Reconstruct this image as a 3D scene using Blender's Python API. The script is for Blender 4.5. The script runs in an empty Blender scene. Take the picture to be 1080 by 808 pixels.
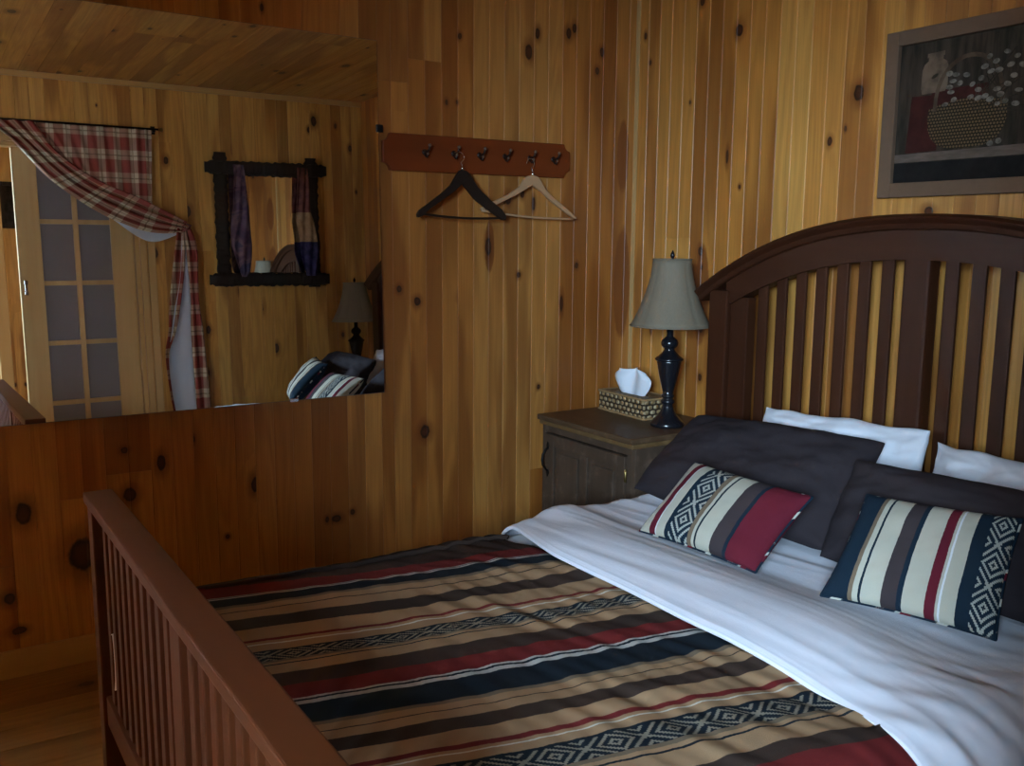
import bpy, bmesh, math, random
from mathutils import Vector, Matrix, noise as NZ
random.seed(7)
PI = math.pi
SC = bpy.context.scene
COL = SC.collection

# ------------------------------------------------------------------ basics
def tag(o, label=None, cat=None, group=None, kind=None):
    if label: o['label'] = label
    if cat: o['category'] = cat
    if group: o['group'] = group
    if kind: o['kind'] = kind
    return o

def empty(name, loc=(0, 0, 0), rz=0.0):
    o = bpy.data.objects.new(name, None)
    COL.objects.link(o)
    o.location = loc
    o.rotation_euler = (0, 0, rz)
    o.empty_display_size = .1
    return o

def mesh_obj(name, verts, faces, mats, parent=None, smooth=False, midx=None, uvs=None):
    me = bpy.data.meshes.new(name)
    me.from_pydata([tuple(v) for v in verts], [], [tuple(f) for f in faces])
    for m in (mats if isinstance(mats, (list, tuple)) else [mats]):
        me.materials.append(m)
    if midx:
        for p, i in zip(me.polygons, midx): p.material_index = i
    if uvs is not None:
        lay = me.uv_layers.new(name='UVMap')
        for p in me.polygons:
            for li in p.loop_indices:
                lay.data[li].uv = uvs[me.loops[li].vertex_index]
    if smooth:
        for p in me.polygons: p.use_smooth = True
    me.update()
    o = bpy.data.objects.new(name, me)
    COL.objects.link(o)
    if parent is not None: o.parent = parent
    return o

class MB:
    """collects shapes for ONE mesh"""
    def __init__(s): s.v = []; s.f = []; s.sm = []; s.mi = []
    def add(s, vs, fs, smooth=False, mi=0):
        b = len(s.v); s.v += [tuple(v) for v in vs]
        for f in fs: s.f.append(tuple(i + b for i in f)); s.sm.append(smooth); s.mi.append(mi)
    def box(s, lo, hi, bev=0.0, mat=None, mi=0):
        x0, y0, z0 = lo; x1, y1, z1 = hi
        b = min(bev, (x1 - x0) * .45, (y1 - y0) * .45, (z1 - z0) * .45)
        bm = bmesh.new()
        bmesh.ops.create_cube(bm, size=1)
        for v in bm.verts:
            v.co = Vector(((x0 + x1) / 2 + v.co.x * (x1 - x0), (y0 + y1) / 2 + v.co.y * (y1 - y0), (z0 + z1) / 2 + v.co.z * (z1 - z0)))
        if b > 0: bmesh.ops.bevel(bm, geom=bm.edges[:], offset=b, segments=2, affect='EDGES', profile=.6)
        if mat is not None: bmesh.ops.transform(bm, matrix=mat, verts=bm.verts[:])
        bm.verts.index_update()
        s.add([v.co[:] for v in bm.verts], [[v.index for v in f.verts] for f in bm.faces], False, mi)
        bm.free(); return s
    def lathe(s, prof, c=(0, 0, 0), n=32, fn=None, mi=0, cap=True):
        vs = []; fs = []
        for (r, z) in prof:
            for k in range(n):
                a = 2 * PI * k / n; rr = r * (fn(a, z) if fn else 1)
                vs.append((c[0] + rr * math.cos(a), c[1] + rr * math.sin(a), c[2] + z))
        for i in range(len(prof) - 1):
            for k in range(n):
                k2 = (k + 1) % n
                fs.append((i * n + k, i * n + k2, (i + 1) * n + k2, (i + 1) * n + k))
        if cap:
            fs.append(tuple(range(n))[::-1]); fs.append(tuple((len(prof) - 1) * n + k for k in range(n)))
        s.add(vs, fs, True, mi); return s
    def tube(s, pts, r, n=10, mi=0, closed=False):
        pts = [Vector(p) for p in pts]; m = len(pts)
        vs = []; fs = []; up = None
        for i, p in enumerate(pts):
            if closed: t = pts[(i + 1) % m] - pts[i - 1]
            else: t = pts[min(i + 1, m - 1)] - pts[max(i - 1, 0)]
            t.normalize()
            if up is None:
                up = Vector((0, 0, 1)) if abs(t.z) < .9 else Vector((1, 0, 0))
            up = (up - t * up.dot(t)).normalized(); sd = t.cross(up)
            rr = r[i] if isinstance(r, (list, tuple)) else r
            for k in range(n):
                a = 2 * PI * k / n
                vs.append(p + up * math.cos(a) * rr + sd * math.sin(a) * rr)
        seg = m if closed else m - 1
        for i in range(seg):
            j = (i + 1) % m
            for k in range(n):
                k2 = (k + 1) % n
                fs.append((i * n + k, i * n + k2, j * n + k2, j * n + k))
        if not closed:
            fs.append(tuple(range(n))[::-1]); fs.append(tuple((m - 1) * n + k for k in range(n)))
        s.add([v[:] for v in vs], fs, True, mi); return s
    def prism(s, poly, fn, d0, d1, mi=0):
        """poly: list of 2D points, fn(a,b,d)->3D; extruded between d0 and d1 (concave ok)"""
        n = len(poly)
        vs = [fn(a, b, d0) for a, b in poly] + [fn(a, b, d1) for a, b in poly]
        fs = [tuple(range(n)), tuple(range(2 * n - 1, n - 1, -1))]
        for i in range(n):
            j = (i + 1) % n; fs.append((i, i + n, j + n, j))
        s.add(vs, fs, False, mi); return s
    def ball(s, c, r, n=12, mi=0, sc=(1, 1, 1)):
        vs = []; fs = []
        m = n // 2
        for i in range(1, m):
            ph = PI * i / m
            for k in range(n):
                a = 2 * PI * k / n
                vs.append((c[0] + r * sc[0] * math.sin(ph) * math.cos(a), c[1] + r * sc[1] * math.sin(ph) * math.sin(a), c[2] + r * sc[2] * math.cos(ph)))
        t = len(vs); vs.append((c[0], c[1], c[2] + r * sc[2])); vs.append((c[0], c[1], c[2] - r * sc[2]))
        for i in range(m - 2):
            for k in range(n):
                k2 = (k + 1) % n; fs.append((i * n + k, (i + 1) * n + k, (i + 1) * n + k2, i * n + k2))
        for k in range(n):
            k2 = (k + 1) % n
            fs.append((t, k, k2)); fs.append((t + 1, (m - 2) * n + k2, (m - 2) * n + k))
        s.add(vs, fs, True, mi); return s
    def build(s, name, mats, parent=None):
        me = bpy.data.meshes.new(name)
        me.from_pydata(s.v, [], s.f)
        for m in (mats if isinstance(mats, (list, tuple)) else [mats]): me.materials.append(m)
        for p, sm, mi in zip(me.polygons, s.sm, s.mi): p.use_smooth = sm; p.material_index = mi
        bm = bmesh.new(); bm.from_mesh(me); bmesh.ops.recalc_face_normals(bm, faces=bm.faces[:]); bm.to_mesh(me); bm.free()
        me.update()
        o = bpy.data.objects.new(name, me); COL.objects.link(o)
        if parent is not None: o.parent = parent
        return o

# ------------------------------------------------------------------ node helpers
class NT:
    def __init__(s, name):
        s.m = bpy.data.materials.new(name); s.m.use_nodes = True
        s.t = s.m.node_tree; s.b = s.t.nodes['Principled BSDF']
    def node(s, typ, **kw):
        n = s.t.nodes.new(typ)
        for k, v in kw.items(): setattr(n, k, v)
        return n
    def put(s, sock, v):
        if isinstance(v, bpy.types.NodeSocket): s.t.links.new(v, sock)
        elif v is not None: sock.default_value = v
    def math(s, op, a, b=None, c=None, clamp=False):
        n = s.node('ShaderNodeMath', operation=op); n.use_clamp = clamp
        s.put(n.inputs[0], a); s.put(n.inputs[1], b)
        if c is not None: s.put(n.inputs[2], c)
        return n.outputs[0]
    def vec(s, op, a, b=None):
        n = s.node('ShaderNodeVectorMath', operation=op)
        s.put(n.inputs[0], a); s.put(n.inputs[1], b)
        return n.outputs['Value'] if op in ('LENGTH', 'DOT_PRODUCT', 'DISTANCE') else n.outputs[0]
    def mix(s, f, a, b, blend='MIX'):
        n = s.node('ShaderNodeMix', data_type='RGBA', blend_type=blend)
        s.put(n.inputs[0], f)
        s.put(n.inputs[6], (*a, 1) if isinstance(a, tuple) and len(a) == 3 else a)
        s.put(n.inputs[7], (*b, 1) if isinstance(b, tuple) and len(b) == 3 else b)
        return n.outputs[2]
    def noise(s, v, scale=1, detail=3, rough=.5, dist=0):
        n = s.node('ShaderNodeTexNoise'); s.put(n.inputs['Vector'], v)
        n.inputs['Scale'].default_value = scale; n.inputs['Detail'].default_value = detail
        n.inputs['Roughness'].default_value = rough; n.inputs['Distortion'].default_value = dist
        return n.outputs['Fac']
    def smooth(s, v, a, b, lo=0., hi=1.):
        n = s.node('ShaderNodeMapRange', interpolation_type='SMOOTHSTEP')
        s.put(n.inputs[0], v); n.inputs[1].default_value = a; n.inputs[2].default_value = b
        n.inputs[3].default_value = lo; n.inputs[4].default_value = hi
        return n.outputs[0]
    def comb(s, x=0., y=0., z=0.):
        n = s.node('ShaderNodeCombineXYZ')
        s.put(n.inputs[0], x); s.put(n.inputs[1], y); s.put(n.inputs[2], z); return n.outputs[0]
    def sep(s, v):
        n = s.node('ShaderNodeSeparateXYZ'); s.put(n.inputs[0], v); return n.outputs
    def coord(s, which='Object'):
        return s.node('ShaderNodeTexCoord').outputs[which]
    def bump(s, h, strength=.2, dist=.002):
        n = s.node('ShaderNodeBump'); s.put(n.inputs['Height'], h)
        n.inputs['Strength'].default_value = strength; n.inputs['Distance'].default_value = dist
        s.t.links.new(n.outputs[0], s.b.inputs['Normal'])
    def set(s, color=None, rough=None, metal=None, spec=None, coat=None):
        if color is not None: s.put(s.b.inputs['Base Color'], (*color, 1) if isinstance(color, tuple) else color)
        if rough is not None: s.put(s.b.inputs['Roughness'], rough)
        if metal is not None: s.b.inputs['Metallic'].default_value = metal
        if spec is not None: s.b.inputs['Specular IOR Level'].default_value = spec
        if coat is not None: s.b.inputs['Coat Weight'].default_value = coat; s.b.inputs['Coat Roughness'].default_value = .25
        return s.m

def pine(name, light, amber, brown, knots=(), patches=(), rough=.38, auto=.55, vary=1.0):
    """boards along the UV v axis; per-board random numbers in the colour attribute 'bd'"""
    T = NT(name)
    uv = T.coord('UV')
    at = T.node('ShaderNodeAttribute', attribute_name='bd')
    r, g, b = T.sep(at.outputs['Color'])
    off = T.comb(T.math('MULTIPLY', r, 17.), T.math('MULTIPLY', g, 23.), T.math('MULTIPLY', b, 5.))
    # knots scattered over the boards
    kv = T.vec('MULTIPLY', T.vec('ADD', uv, off), (5.6, 3.2, 0))
    vo = T.node('ShaderNodeTexVoronoi', voronoi_dimensions='2D'); T.put(vo.inputs['Vector'], kv)
    vo.inputs['Scale'].default_value = 1; vo.inputs['Randomness'].default_value = 1
    cr, cg, cb = T.sep(vo.outputs['Color'])
    rad = T.math('MULTIPLY_ADD', T.math('POWER', cr, 2.2), .105, .018)
    d = T.math('DIVIDE', vo.outputs['Distance'], rad)
    K = T.math('ADD', d, T.math('MULTIPLY', T.math('LESS_THAN', cg, 1 - auto), 50.))
    for (ku, kw, ru, rv) in knots:
        dv = T.vec('MULTIPLY', T.vec('SUBTRACT', uv, (ku, kw, 0)), (1 / ru, 1 / rv, 0))
        K = T.math('MINIMUM', K, T.vec('LENGTH', dv))
    wob = T.math('MULTIPLY_ADD', T.noise(T.vec('MULTIPLY', uv, (60, 45, 0)), 1, 2), .5, -.25)
    K = T.math('ADD', K, wob)
    # grain: growth rings bent round the knots, plus fine streaks
    gv = T.vec('MULTIPLY', T.vec('ADD', uv, off), (7.5, .55, 1))
    n1 = T.noise(gv, 1, 2, .5)
    bend = T.math('DIVIDE', 1.4, T.math('ADD', K, 1.0))
    ph = T.math('ADD', T.math('MULTIPLY', n1, 70.), T.math('MULTIPLY', bend, 9.))
    ring = T.math('MULTIPLY_ADD', T.math('SINE', ph), .5, .5)
    fine = T.noise(T.vec('MULTIPLY', T.vec('ADD', uv, off), (230, 3.5, 1)), 1, 3, .6)
    big = T.noise(T.vec('MULTIPLY', T.vec('ADD', uv, off), (6, .9, 1)), 1, 2)
    f0 = T.math('ADD', T.math('MULTIPLY', r, .75 * vary), T.math('MULTIPLY', big, .45), clamp=True)
    col = T.mix(f0, light, amber)
    heart = T.smooth(T.math('ADD', big, T.math('MULTIPLY', b, .22)), .62, .74)
    col = T.mix(T.math('MULTIPLY', heart, .55), col, brown)
    P = None
    for (pu, pv, ru, rv) in patches:
        dv = T.vec('MULTIPLY', T.vec('SUBTRACT', uv, (pu, pv, 0)), (1 / ru, 1 / rv, 0))
        L = T.vec('LENGTH', dv); P = L if P is None else T.math('MINIMUM', P, L)
    if P is not None:
        P = T.math('ADD', P, T.math('MULTIPLY', wob, .4))
        col = T.mix(T.smooth(P, .85, 1.05, .8, 0.), col, brown)
    col = T.mix(T.math('MULTIPLY', ring, .42), col, T.mix(.5, col, brown))
    col = T.mix(T.math('MULTIPLY', T.smooth(fine, .42, .72), .36), col, T.mix(.6, col, brown))
    halo = T.smooth(K, 1.0, 2.6, .55, 0.)
    col = T.mix(halo, col, (brown[0] * .75, brown[1] * .6, brown[2] * .6))
    core = T.smooth(K, .8, 1.12, 1., 0.)
    inner = T.smooth(K, .35, .95)
    kc = T.mix(inner, (.075, .022, .008), (.022, .009, .005))
    col = T.mix(core, col, kc)
    T.set(col, T.math('MULTIPLY_ADD', fine, .2, rough - .08), spec=.45)
    T.bump(T.math('ADD', fine, T.math('MULTIPLY', ring, .5)), .12, .001)
    return T.m

def furniture_wood(name, dark, light, axis='z', scale=1., rough=.35, worn=0., spec=.4):
    T = NT(name)
    o = T.coord('Object')
    sc = {'x': (2, 34, 34), 'y': (34, 2, 34), 'z': (34, 34, 2)}[axis]
    v = T.vec('MULTIPLY', o, tuple(a * scale for a in sc))
    n = T.noise(v, 1.6, 3, .5, .1)
    n2 = T.noise(T.vec('MULTIPLY', v, (.22, .22, .35)), 1, 2)
    f = T.math('MULTIPLY_ADD', T.math('ADD', T.math('MULTIPLY', n, .6), n2), .95, -.27, clamp=True)
    c = T.mix(f, dark, light)
    if worn:
        w = T.smooth(T.noise(o, 14, 4, .7), .5, .72, 0, worn)
        c = T.mix(w, c, tuple(min(1, a * 2.3 + .02) for a in light))
    T.set(c, T.math('MULTIPLY_ADD', n, .06, rough - .03), spec=spec)
    return T.m

def fabric(name, col, rough=.9, var=.15, wv=900, sheen=.2, crease=0.):
    T = NT(name)
    o = T.coord('Object')
    n = T.noise(o, wv, 2)
    n2 = T.noise(o, 9, 3)
    f = T.math('MULTIPLY', T.math('ADD', n, n2), .5)
    c = T.mix(f, tuple(a * (1 - var) for a in col), tuple(min(1, a * (1 + var)) for a in col))
    T.set(c, rough, spec=.15)
    T.b.inputs['Sheen Weight'].default_value = sheen
    h = T.math('MULTIPLY', n, .2)
    if crease:
        m = T.noise(T.vec('MULTIPLY', o, (30, 7, 14)), 1, 4, .6, .8)
        h = T.math('ADD', h, T.math('MULTIPLY', m, crease))
    T.bump(h, .5, .004)
    return T.m

def plain(name, col, rough=.5, metal=0., spec=.5, coat=None):
    T = NT(name)
    n = T.noise(T.coord('Object'), 40, 3)
    c = T.mix(n, tuple(a * .88 for a in col), tuple(min(1, a * 1.12) for a in col))
    T.set(c, rough, metal, spec, coat); return T.m

def stripes(name, stops, azt=(), s_period=.11, weave=True, mott=.25, tint=(1, 1, 1)):
    """woven stripes: UV.y = position across the repeat, UV.x = metres along the stripe.
       azt: list of (p0, p1) bands carrying the stepped lozenge pattern"""
    T = NT(name)
    U = T.sep(T.coord('UV'))
    x, y = U[0], U[1]
    # irregular stripe edges
    jag = T.math('MULTIPLY_ADD', T.noise(T.comb(T.math('MULTIPLY', x, 120.), 0., 0.), 1, 2), .006, -.003)
    p = T.math('FRACT', T.math('ADD', y, T.math('ADD', jag, 8.0)))
    ramp = T.node('ShaderNodeValToRGB'); cr = ramp.color_ramp; cr.interpolation = 'CONSTANT'
    while len(cr.elements) > 1: cr.elements.remove(cr.elements[-1])
    first = True
    for pos, c in stops:
        if first: e = cr.elements[0]; e.position = pos; first = False
        else: e = cr.elements.new(pos)
        e.color = (c[0] * tint[0], c[1] * tint[1], c[2] * tint[2], 1)
    T.put(ramp.inputs[0], p)
    col = ramp.outputs[0]
    for (a, b, lc) in azt:
        t = T.math('DIVIDE', T.math('SUBTRACT', p, a), b - a)
        ts = T.math('DIVIDE', T.math('FLOOR', T.math('MULTIPLY', t, 17.)), 16.)
        s = T.math('DIVIDE', x, s_period)
        ss = T.math('DIVIDE', T.math('FLOOR', T.math('MULTIPLY', s, 26.)), 26.)
        da = T.math('MULTIPLY', T.math('ABSOLUTE', T.math('SUBTRACT', T.math('FRACT', ss), .5)), 2.)
        db = T.math('MULTIPLY', T.math('ABSOLUTE', T.math('SUBTRACT', ts, .5)), 1.25)
        dd = T.math('ADD', da, db)
        # lozenge rings round each centre, zig-zag chevrons between them
        ln = T.math('GREATER_THAN', T.math('FRACT', T.math('MULTIPLY_ADD', dd, 2.5, .30)), .60)
        inb = T.math('MULTIPLY', T.math('GREATER_THAN', p, a), T.math('LESS_THAN', p, b))
        col = T.mix(T.math('MULTIPLY', T.math('MULTIPLY', ln, inb), .8), col, lc)
    n = T.noise(T.comb(T.math('MULTIPLY', x, 700.), T.math('MULTIPLY', y, 260.), 0.), 1, 2)
    n2 = T.noise(T.coord('Object'), 14, 3)
    f = T.math('MULTIPLY_ADD', T.math('ADD', n, n2), mott * .9, 1 - mott * .9)
    mx = T.node('ShaderNodeMix', data_type='RGBA', blend_type='MULTIPLY'); mx.inputs[0].default_value = 1
    T.put(mx.inputs[6], col); T.put(mx.inputs[7], T.comb(f, f, f))
    T.set(mx.outputs[2], .92, spec=.12)
    T.bump(n, .35, .002)
    return T.m

# ------------------------------------------------------------------ colours / materials
L_, A_, B_ = (.66, .335, .078), (.49, .185, .030), (.18, .046, .009)
KN_HOOK = [(1.59, .60, .020, .026), (1.864, 1.282, .013, .034), (1.562, 1.084, .013, .016), (1.49, 1.13, .010, .012),
    (2.225, 2.095, .012, .020), (2.252, 2.116, .010, .018), (2.368, 1.97, .010, .014), (2.39, 2.044, .011, .017),
    (1.686, 1.792, .006, .010), (1.729, 1.796, .005, .008), (1.741, 2.026, .008, .011), (1.952, 1.46, .013, .021),
    (2.017, 1.48, .009, .014), (2.07, 1.446, .008, .026), (2.003, 1.174, .009, .011), (2.282, 1.208, .009, .012),
    (2.21, 1.058, .008, .034), (2.103, .728, .008, .010), (.254, .495, .022, .034), (.408, .342, .044, .052),
    (.201, .243, .015, .018), (.649, .60, .013, .026), (.551, .51, .020, .022), (.542, .653, .010, .010),
    (.848, .323, .007, .008), (1.234, .323, .018, .013), (1.199, .325, .007, .011), (1.296, .338, .009, .011),
    (1.02, 2.024, .006, .012), (2.079, 2.077, .010, .020), (.22, .14, .020, .012)]
PT_HOOK = [(2.51, 1.649, .032, .15), (2.52, 1.13, .045, .24), (1.87, 1.28, .022, .10)]
# headboard wall, u = Y
KN_HEAD = [(2.949, 2.118, .008, .014), (2.916, 2.011, .007, .010), (2.446, 2.052, .017, .022), (2.636, 2.186, .012, .014),
    (1.929, 1.772, .019, .026), (2.03, 1.632, .010, .015), (2.48, 1.616, .007, .026), (2.60, 1.27, .012, .018),
    (2.589, 1.209, .006, .010), (2.683, 1.831, .005, .008), (2.866, 1.016, .008, .040), (2.576, .786, .009, .015),
    (2.413, 1.504, .006, .008), (2.58, .97, .009, .012), (1.66, 1.40, .015, .014)]
PT_HEAD = [(2.585, 1.10, .040, .20), (2.866, 1.02, .014, .10)]  # first patch: brown stain with the lamp's cast shadow painted into it
M_hook = pine('pine_boards_amber', (.60, .285, .072), (.43, .155, .028), B_, KN_HOOK, PT_HOOK, auto=.07)
M_head = pine('pine_boards_golden', L_, A_, B_, KN_HEAD, PT_HEAD, auto=.07)
M_pine = pine('pine_boards_knotty', (.74, .44, .125), (.60, .28, .055), B_, auto=.45)
M_ceil = pine('pine_boards_ceiling', (.66, .38, .11), (.56, .26, .055), B_, auto=.5)
M_floor = pine('pine_boards_floor', (.36, .19, .06), (.27, .125, .035), (.12, .045, .014), auto=.35, rough=.3)
M_trimpine = pine('pine_trim', (.66, .42, .17), (.54, .30, .10), B_, auto=.1)
M_doorpine = furniture_wood('clear_pine', (.46, .27, .10), (.70, .48, .22), 'z', .6, .4)
M_bedv = furniture_wood('walnut_stain_vertical', (.025, .0066, .0023), (.060, .017, .0056), 'z', 1, .5, 0., .25)
M_bedh = furniture_wood('walnut_stain_along', (.025, .0066, .0023), (.060, .017, .0056), 'y', 1, .5, 0., .25)
M_footv = furniture_wood('cherry_stain_vertical', (.060, .014, .0035), (.10, .025, .006), 'z', 1, .5, 0., .2)
M_footh = furniture_wood('cherry_stain_along', (.060, .015, .0035), (.095, .024, .006), 'y', 1, .45, 0., .25)
M_bedx = furniture_wood('walnut_stain_rail', (.05, .015, .005), (.13, .043, .014), 'x', 1, .35)
M_nstop = furniture_wood('rustic_brown_top', (.050, .026, .013), (.125, .070, .036), 'y', .8, .45, .2)
M_nsbody = furniture_wood('rustic_brown_body', (.042, .026, .017), (.115, .072, .047), 'z', .8, .5, .25)
M_nsedge = furniture_wood('rustic_worn_edge', (.08, .042, .016), (.20, .115, .045), 'y', .9, .5, .25)
M_rack = furniture_wood('reddish_stained_board', (.15, .028, .005), (.22, .045, .009), 'x', .7, .5, 0., .25)
M_hangdark = furniture_wood('dark_walnut_hanger', (.010, .006, .005), (.028, .015, .010), 'x', 1, .35)
M_hanglight = furniture_wood('natural_beech_hanger', (.44, .24, .12), (.60, .36, .19), 'x', 1, .4)
M_chrome = plain('chrome', (.75, .75, .77), .18, 1.)
M_iron = plain('black_iron', (.012, .011, .011), .45, .5)
M_brass = plain('aged_brass', (.35, .25, .10), .35, 1.)
M_zinc = plain('zinc_plated_steel', (.55, .58, .60), .35, 1.)
M_black = plain('glossy_black_enamel', (.010, .010, .013), .22, 0., .6, .3)
M_pearl = plain('dull_knob', (.16, .085, .05), .3)
M_hookm = plain('dark_bronze', (.035, .014, .008), .4, .3)
M_white_cloth = fabric('white_cotton_sheet', (.75, .75, .82), .85, .04, 900, .15, .30)
M_pil_white = fabric('white_cotton_pillowcase', (.72, .73, .78), .85, .05, 900, .15, .5)
M_pil_dark = fabric('charcoal_cotton_pillowcase', (.030, .023, .026), .9, .14, 900, .0, .5)
M_mattress = fabric('mattress_ticking', (.55, .55, .56), .9, .05)
M_tissue = fabric('tissue_paper', (.80, .84, .90), .9, .03)
M_lining = fabric('curtain_lining', (.62, .68, .78), .9, .04)
M_tiecord = fabric('tieback_cord', (.18, .05, .04), .9, .1)

def mirror_mat():
    T = NT('silvered_mirror'); T.set((.90, .91, .90), .0, 1.); return T.m
M_mirror = mirror_mat()

def shade_mat():
    T = NT('taupe_silk_shade'); o = T.coord('Object')
    n = T.noise(T.vec('MULTIPLY', o, (260, 260, 18)), 1, 3)
    n2 = T.noise(o, 7, 2)
    c = T.mix(T.math('MULTIPLY', T.math('ADD', n, n2), .5), (.16, .125, .082), (.27, .215, .15))
    T.set(c, .7, spec=.25)
    T.bump(n, .2, .001); return T.m
M_shade = shade_mat()

def wicker_mat():
    T = NT('woven_seagrass'); o = T.coord('Object')
    x, y, z = T.sep(o)
    s = T.math('MULTIPLY', T.math('ADD', y, T.math('MULTIPLY', x, .9)), 36.)
    row = T.math('FLOOR', T.math('MULTIPLY', z, 52.))
    sh = T.math('MULTIPLY', row, .5)
    w = T.math('ABSOLUTE', T.math('SINE', T.math('MULTIPLY', T.math('ADD', s, sh), PI)))
    zz = T.math('ABSOLUTE', T.math('SINE', T.math('MULTIPLY', T.math('MULTIPLY', z, 52.), PI)))
    h = T.math('MULTIPLY', w, zz)
    n = T.noise(o, 60, 3)
    c = T.mix(T.smooth(h, .15, .6), (.035, .018, .007), T.mix(T.smooth(n, .4, .65), (.30, .18, .07), (.56, .42, .24)))
    T.set(c, .7); T.bump(h, 1., .006); return T.m
M_wicker = wicker_mat()

def frosted():
    T = NT('frosted_grey_glass')
    n = T.noise(T.coord('Object'), 220, 3)
    n2 = T.noise(T.coord('Object'), 2.2, 2)
    c = T.mix(T.math('MULTIPLY', T.math('ADD', n, n2), .5), (.17, .145, .145), (.25, .22, .225))
    T.set(c, .35, spec=.5); T.bump(n, .2, .001); return T.m
M_frost = frosted()

def glass():
    T = NT('window_glass'); T.set((1, 1, 1), .0); T.b.inputs['Transmission Weight'].default_value = 1
    T.b.inputs['IOR'].default_value = 1.0; T.b.inputs['Specular IOR Level'].default_value = .0
    return T.m
M_glass = glass()

# woven palette
TAN = (.32, .20, .11); TAU = (.16, .115, .075); CHA = (.042, .026, .020); NAV = (.009, .014, .020)
BUR = (.13, .015, .015); CRM = (.56, .52, .44); RED = (.14, .017, .017); WHT = (.42, .40, .36)
BL = [(0, BUR), (.118, WHT), (.128, NAV), (.135, WHT), (.150, NAV), (.262, TAU), (.283, TAN), (.322, CHA), (.329, TAN), (.41, CHA),
      (.50, TAN), (.60, RED), (.628, TAN), (.648, CRM), (.655, TAN), (.70, NAV), (.80, TAU), (.813, TAN), (.829, NAV), (.836, TAN), (.91, CHA)]
M_blanket = stripes('striped_woven_blanket', BL, [(.715, .80, (.27, .23, .17))], .11, mott=.3)
NAVP = (.008, .018, .030); CRP = (.44, .42, .34); CHP = (.045, .034, .036); BUP = (.105, .011, .021)
PL = [(0, CRP), (.095, BUP), (.15, (.62, .64, .66)), (.16, CRP), (.235, NAVP), (.44, TAU), (.475, CRP), (.50, NAVP), (.514, CRP),
      (.63, CHP), (.735, NAVP), (.765, BUP)]
M_pilL = stripes('striped_cushion_cloth', PL, [(.275, .44, (.44, .44, .38))], .105, mott=.22)
PR = [(0, NAVP), (.165, TAU), (.195, CRP), (.228, NAVP), (.243, CRP), (.365, CHP), (.455, NAVP), (.488, CRP), (.615, BUP), (.675, CRP),
      (.69, (.66, .68, .70)), (.70, CRP), (.785, NAVP)]
M_pilR = stripes('striped_cushion_cloth_navy', PR, [(.86, .985, (.42, .42, .36))], .095, mott=.22)
M_pipe = stripes('cushion_seam_cloth', [(0, NAVP), (.35, (.45, .44, .38)), (.45, NAVP), (.7, BUP), (.8, (.4, .4, .36)), (.85, NAVP)], mott=.2)

def plaid():
    T = NT('burgundy_cream_plaid'); U = T.sep(T.coord('UV')); x, y = U[0], U[1]
    def bands(c, per, a):
        f = T.math('FRACT', T.math('DIVIDE', c, per))
        broad = T.math('LESS_THAN', f, a)
        thin = T.math('MULTIPLY', T.math('GREATER_THAN', f, .72), T.math('LESS_THAN', f, .78))
        return broad, thin
    bx, tx = bands(x, .105, .56); by, ty = bands(y, .125, .56)
    red = (.24, .050, .036)
    c = T.mix(T.math('MULTIPLY_ADD', T.math('MAXIMUM', bx, by), .66, T.math('MULTIPLY', T.math('MINIMUM', bx, by), .34)), (.60, .52, .38), red)
    th = T.math('MAXIMUM', tx, ty)
    c = T.mix(T.math('MULTIPLY', th, .6), c, (.11, .055, .03))
    T.set(c, .9, spec=.1); return T.m
M_plaid = plaid()

def scarf(name, cols, sc):
    T = NT(name); n = T.noise(T.vec('MULTIPLY', T.coord('Object'), sc), 1, 2, .5, .6)
    ramp = T.node('ShaderNodeValToRGB'); cr = ramp.color_ramp; cr.interpolation = 'EASE'
    for i, (p, c) in enumerate(cols):
        e = cr.elements[i] if i < 2 else cr.elements.new(p)
        e.position = p; e.color = (*c, 1)
    T.put(ramp.inputs[0], n); T.set(ramp.outputs[0], .7); return T.m
M_scarf1 = scarf('purple_print_scarf', [(.30, (.03, .025, .06)), (.45, (.10, .05, .10)), (.55, (.20, .12, .16)), (.68, (.05, .04, .10))], (8, 8, 11))
M_barkdark = furniture_wood('dark_carved_frame_wood', (.008, .005, .004), (.030, .018, .013), 'z', 1, .6)

# ------------------------------------------------------------------ room shell
X0, X1 = -1.90, 2.57          # foot wall / headboard wall
Y0, Y1 = .30, 3.00            # curtain wall / hook wall
HC = 2.29

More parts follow.
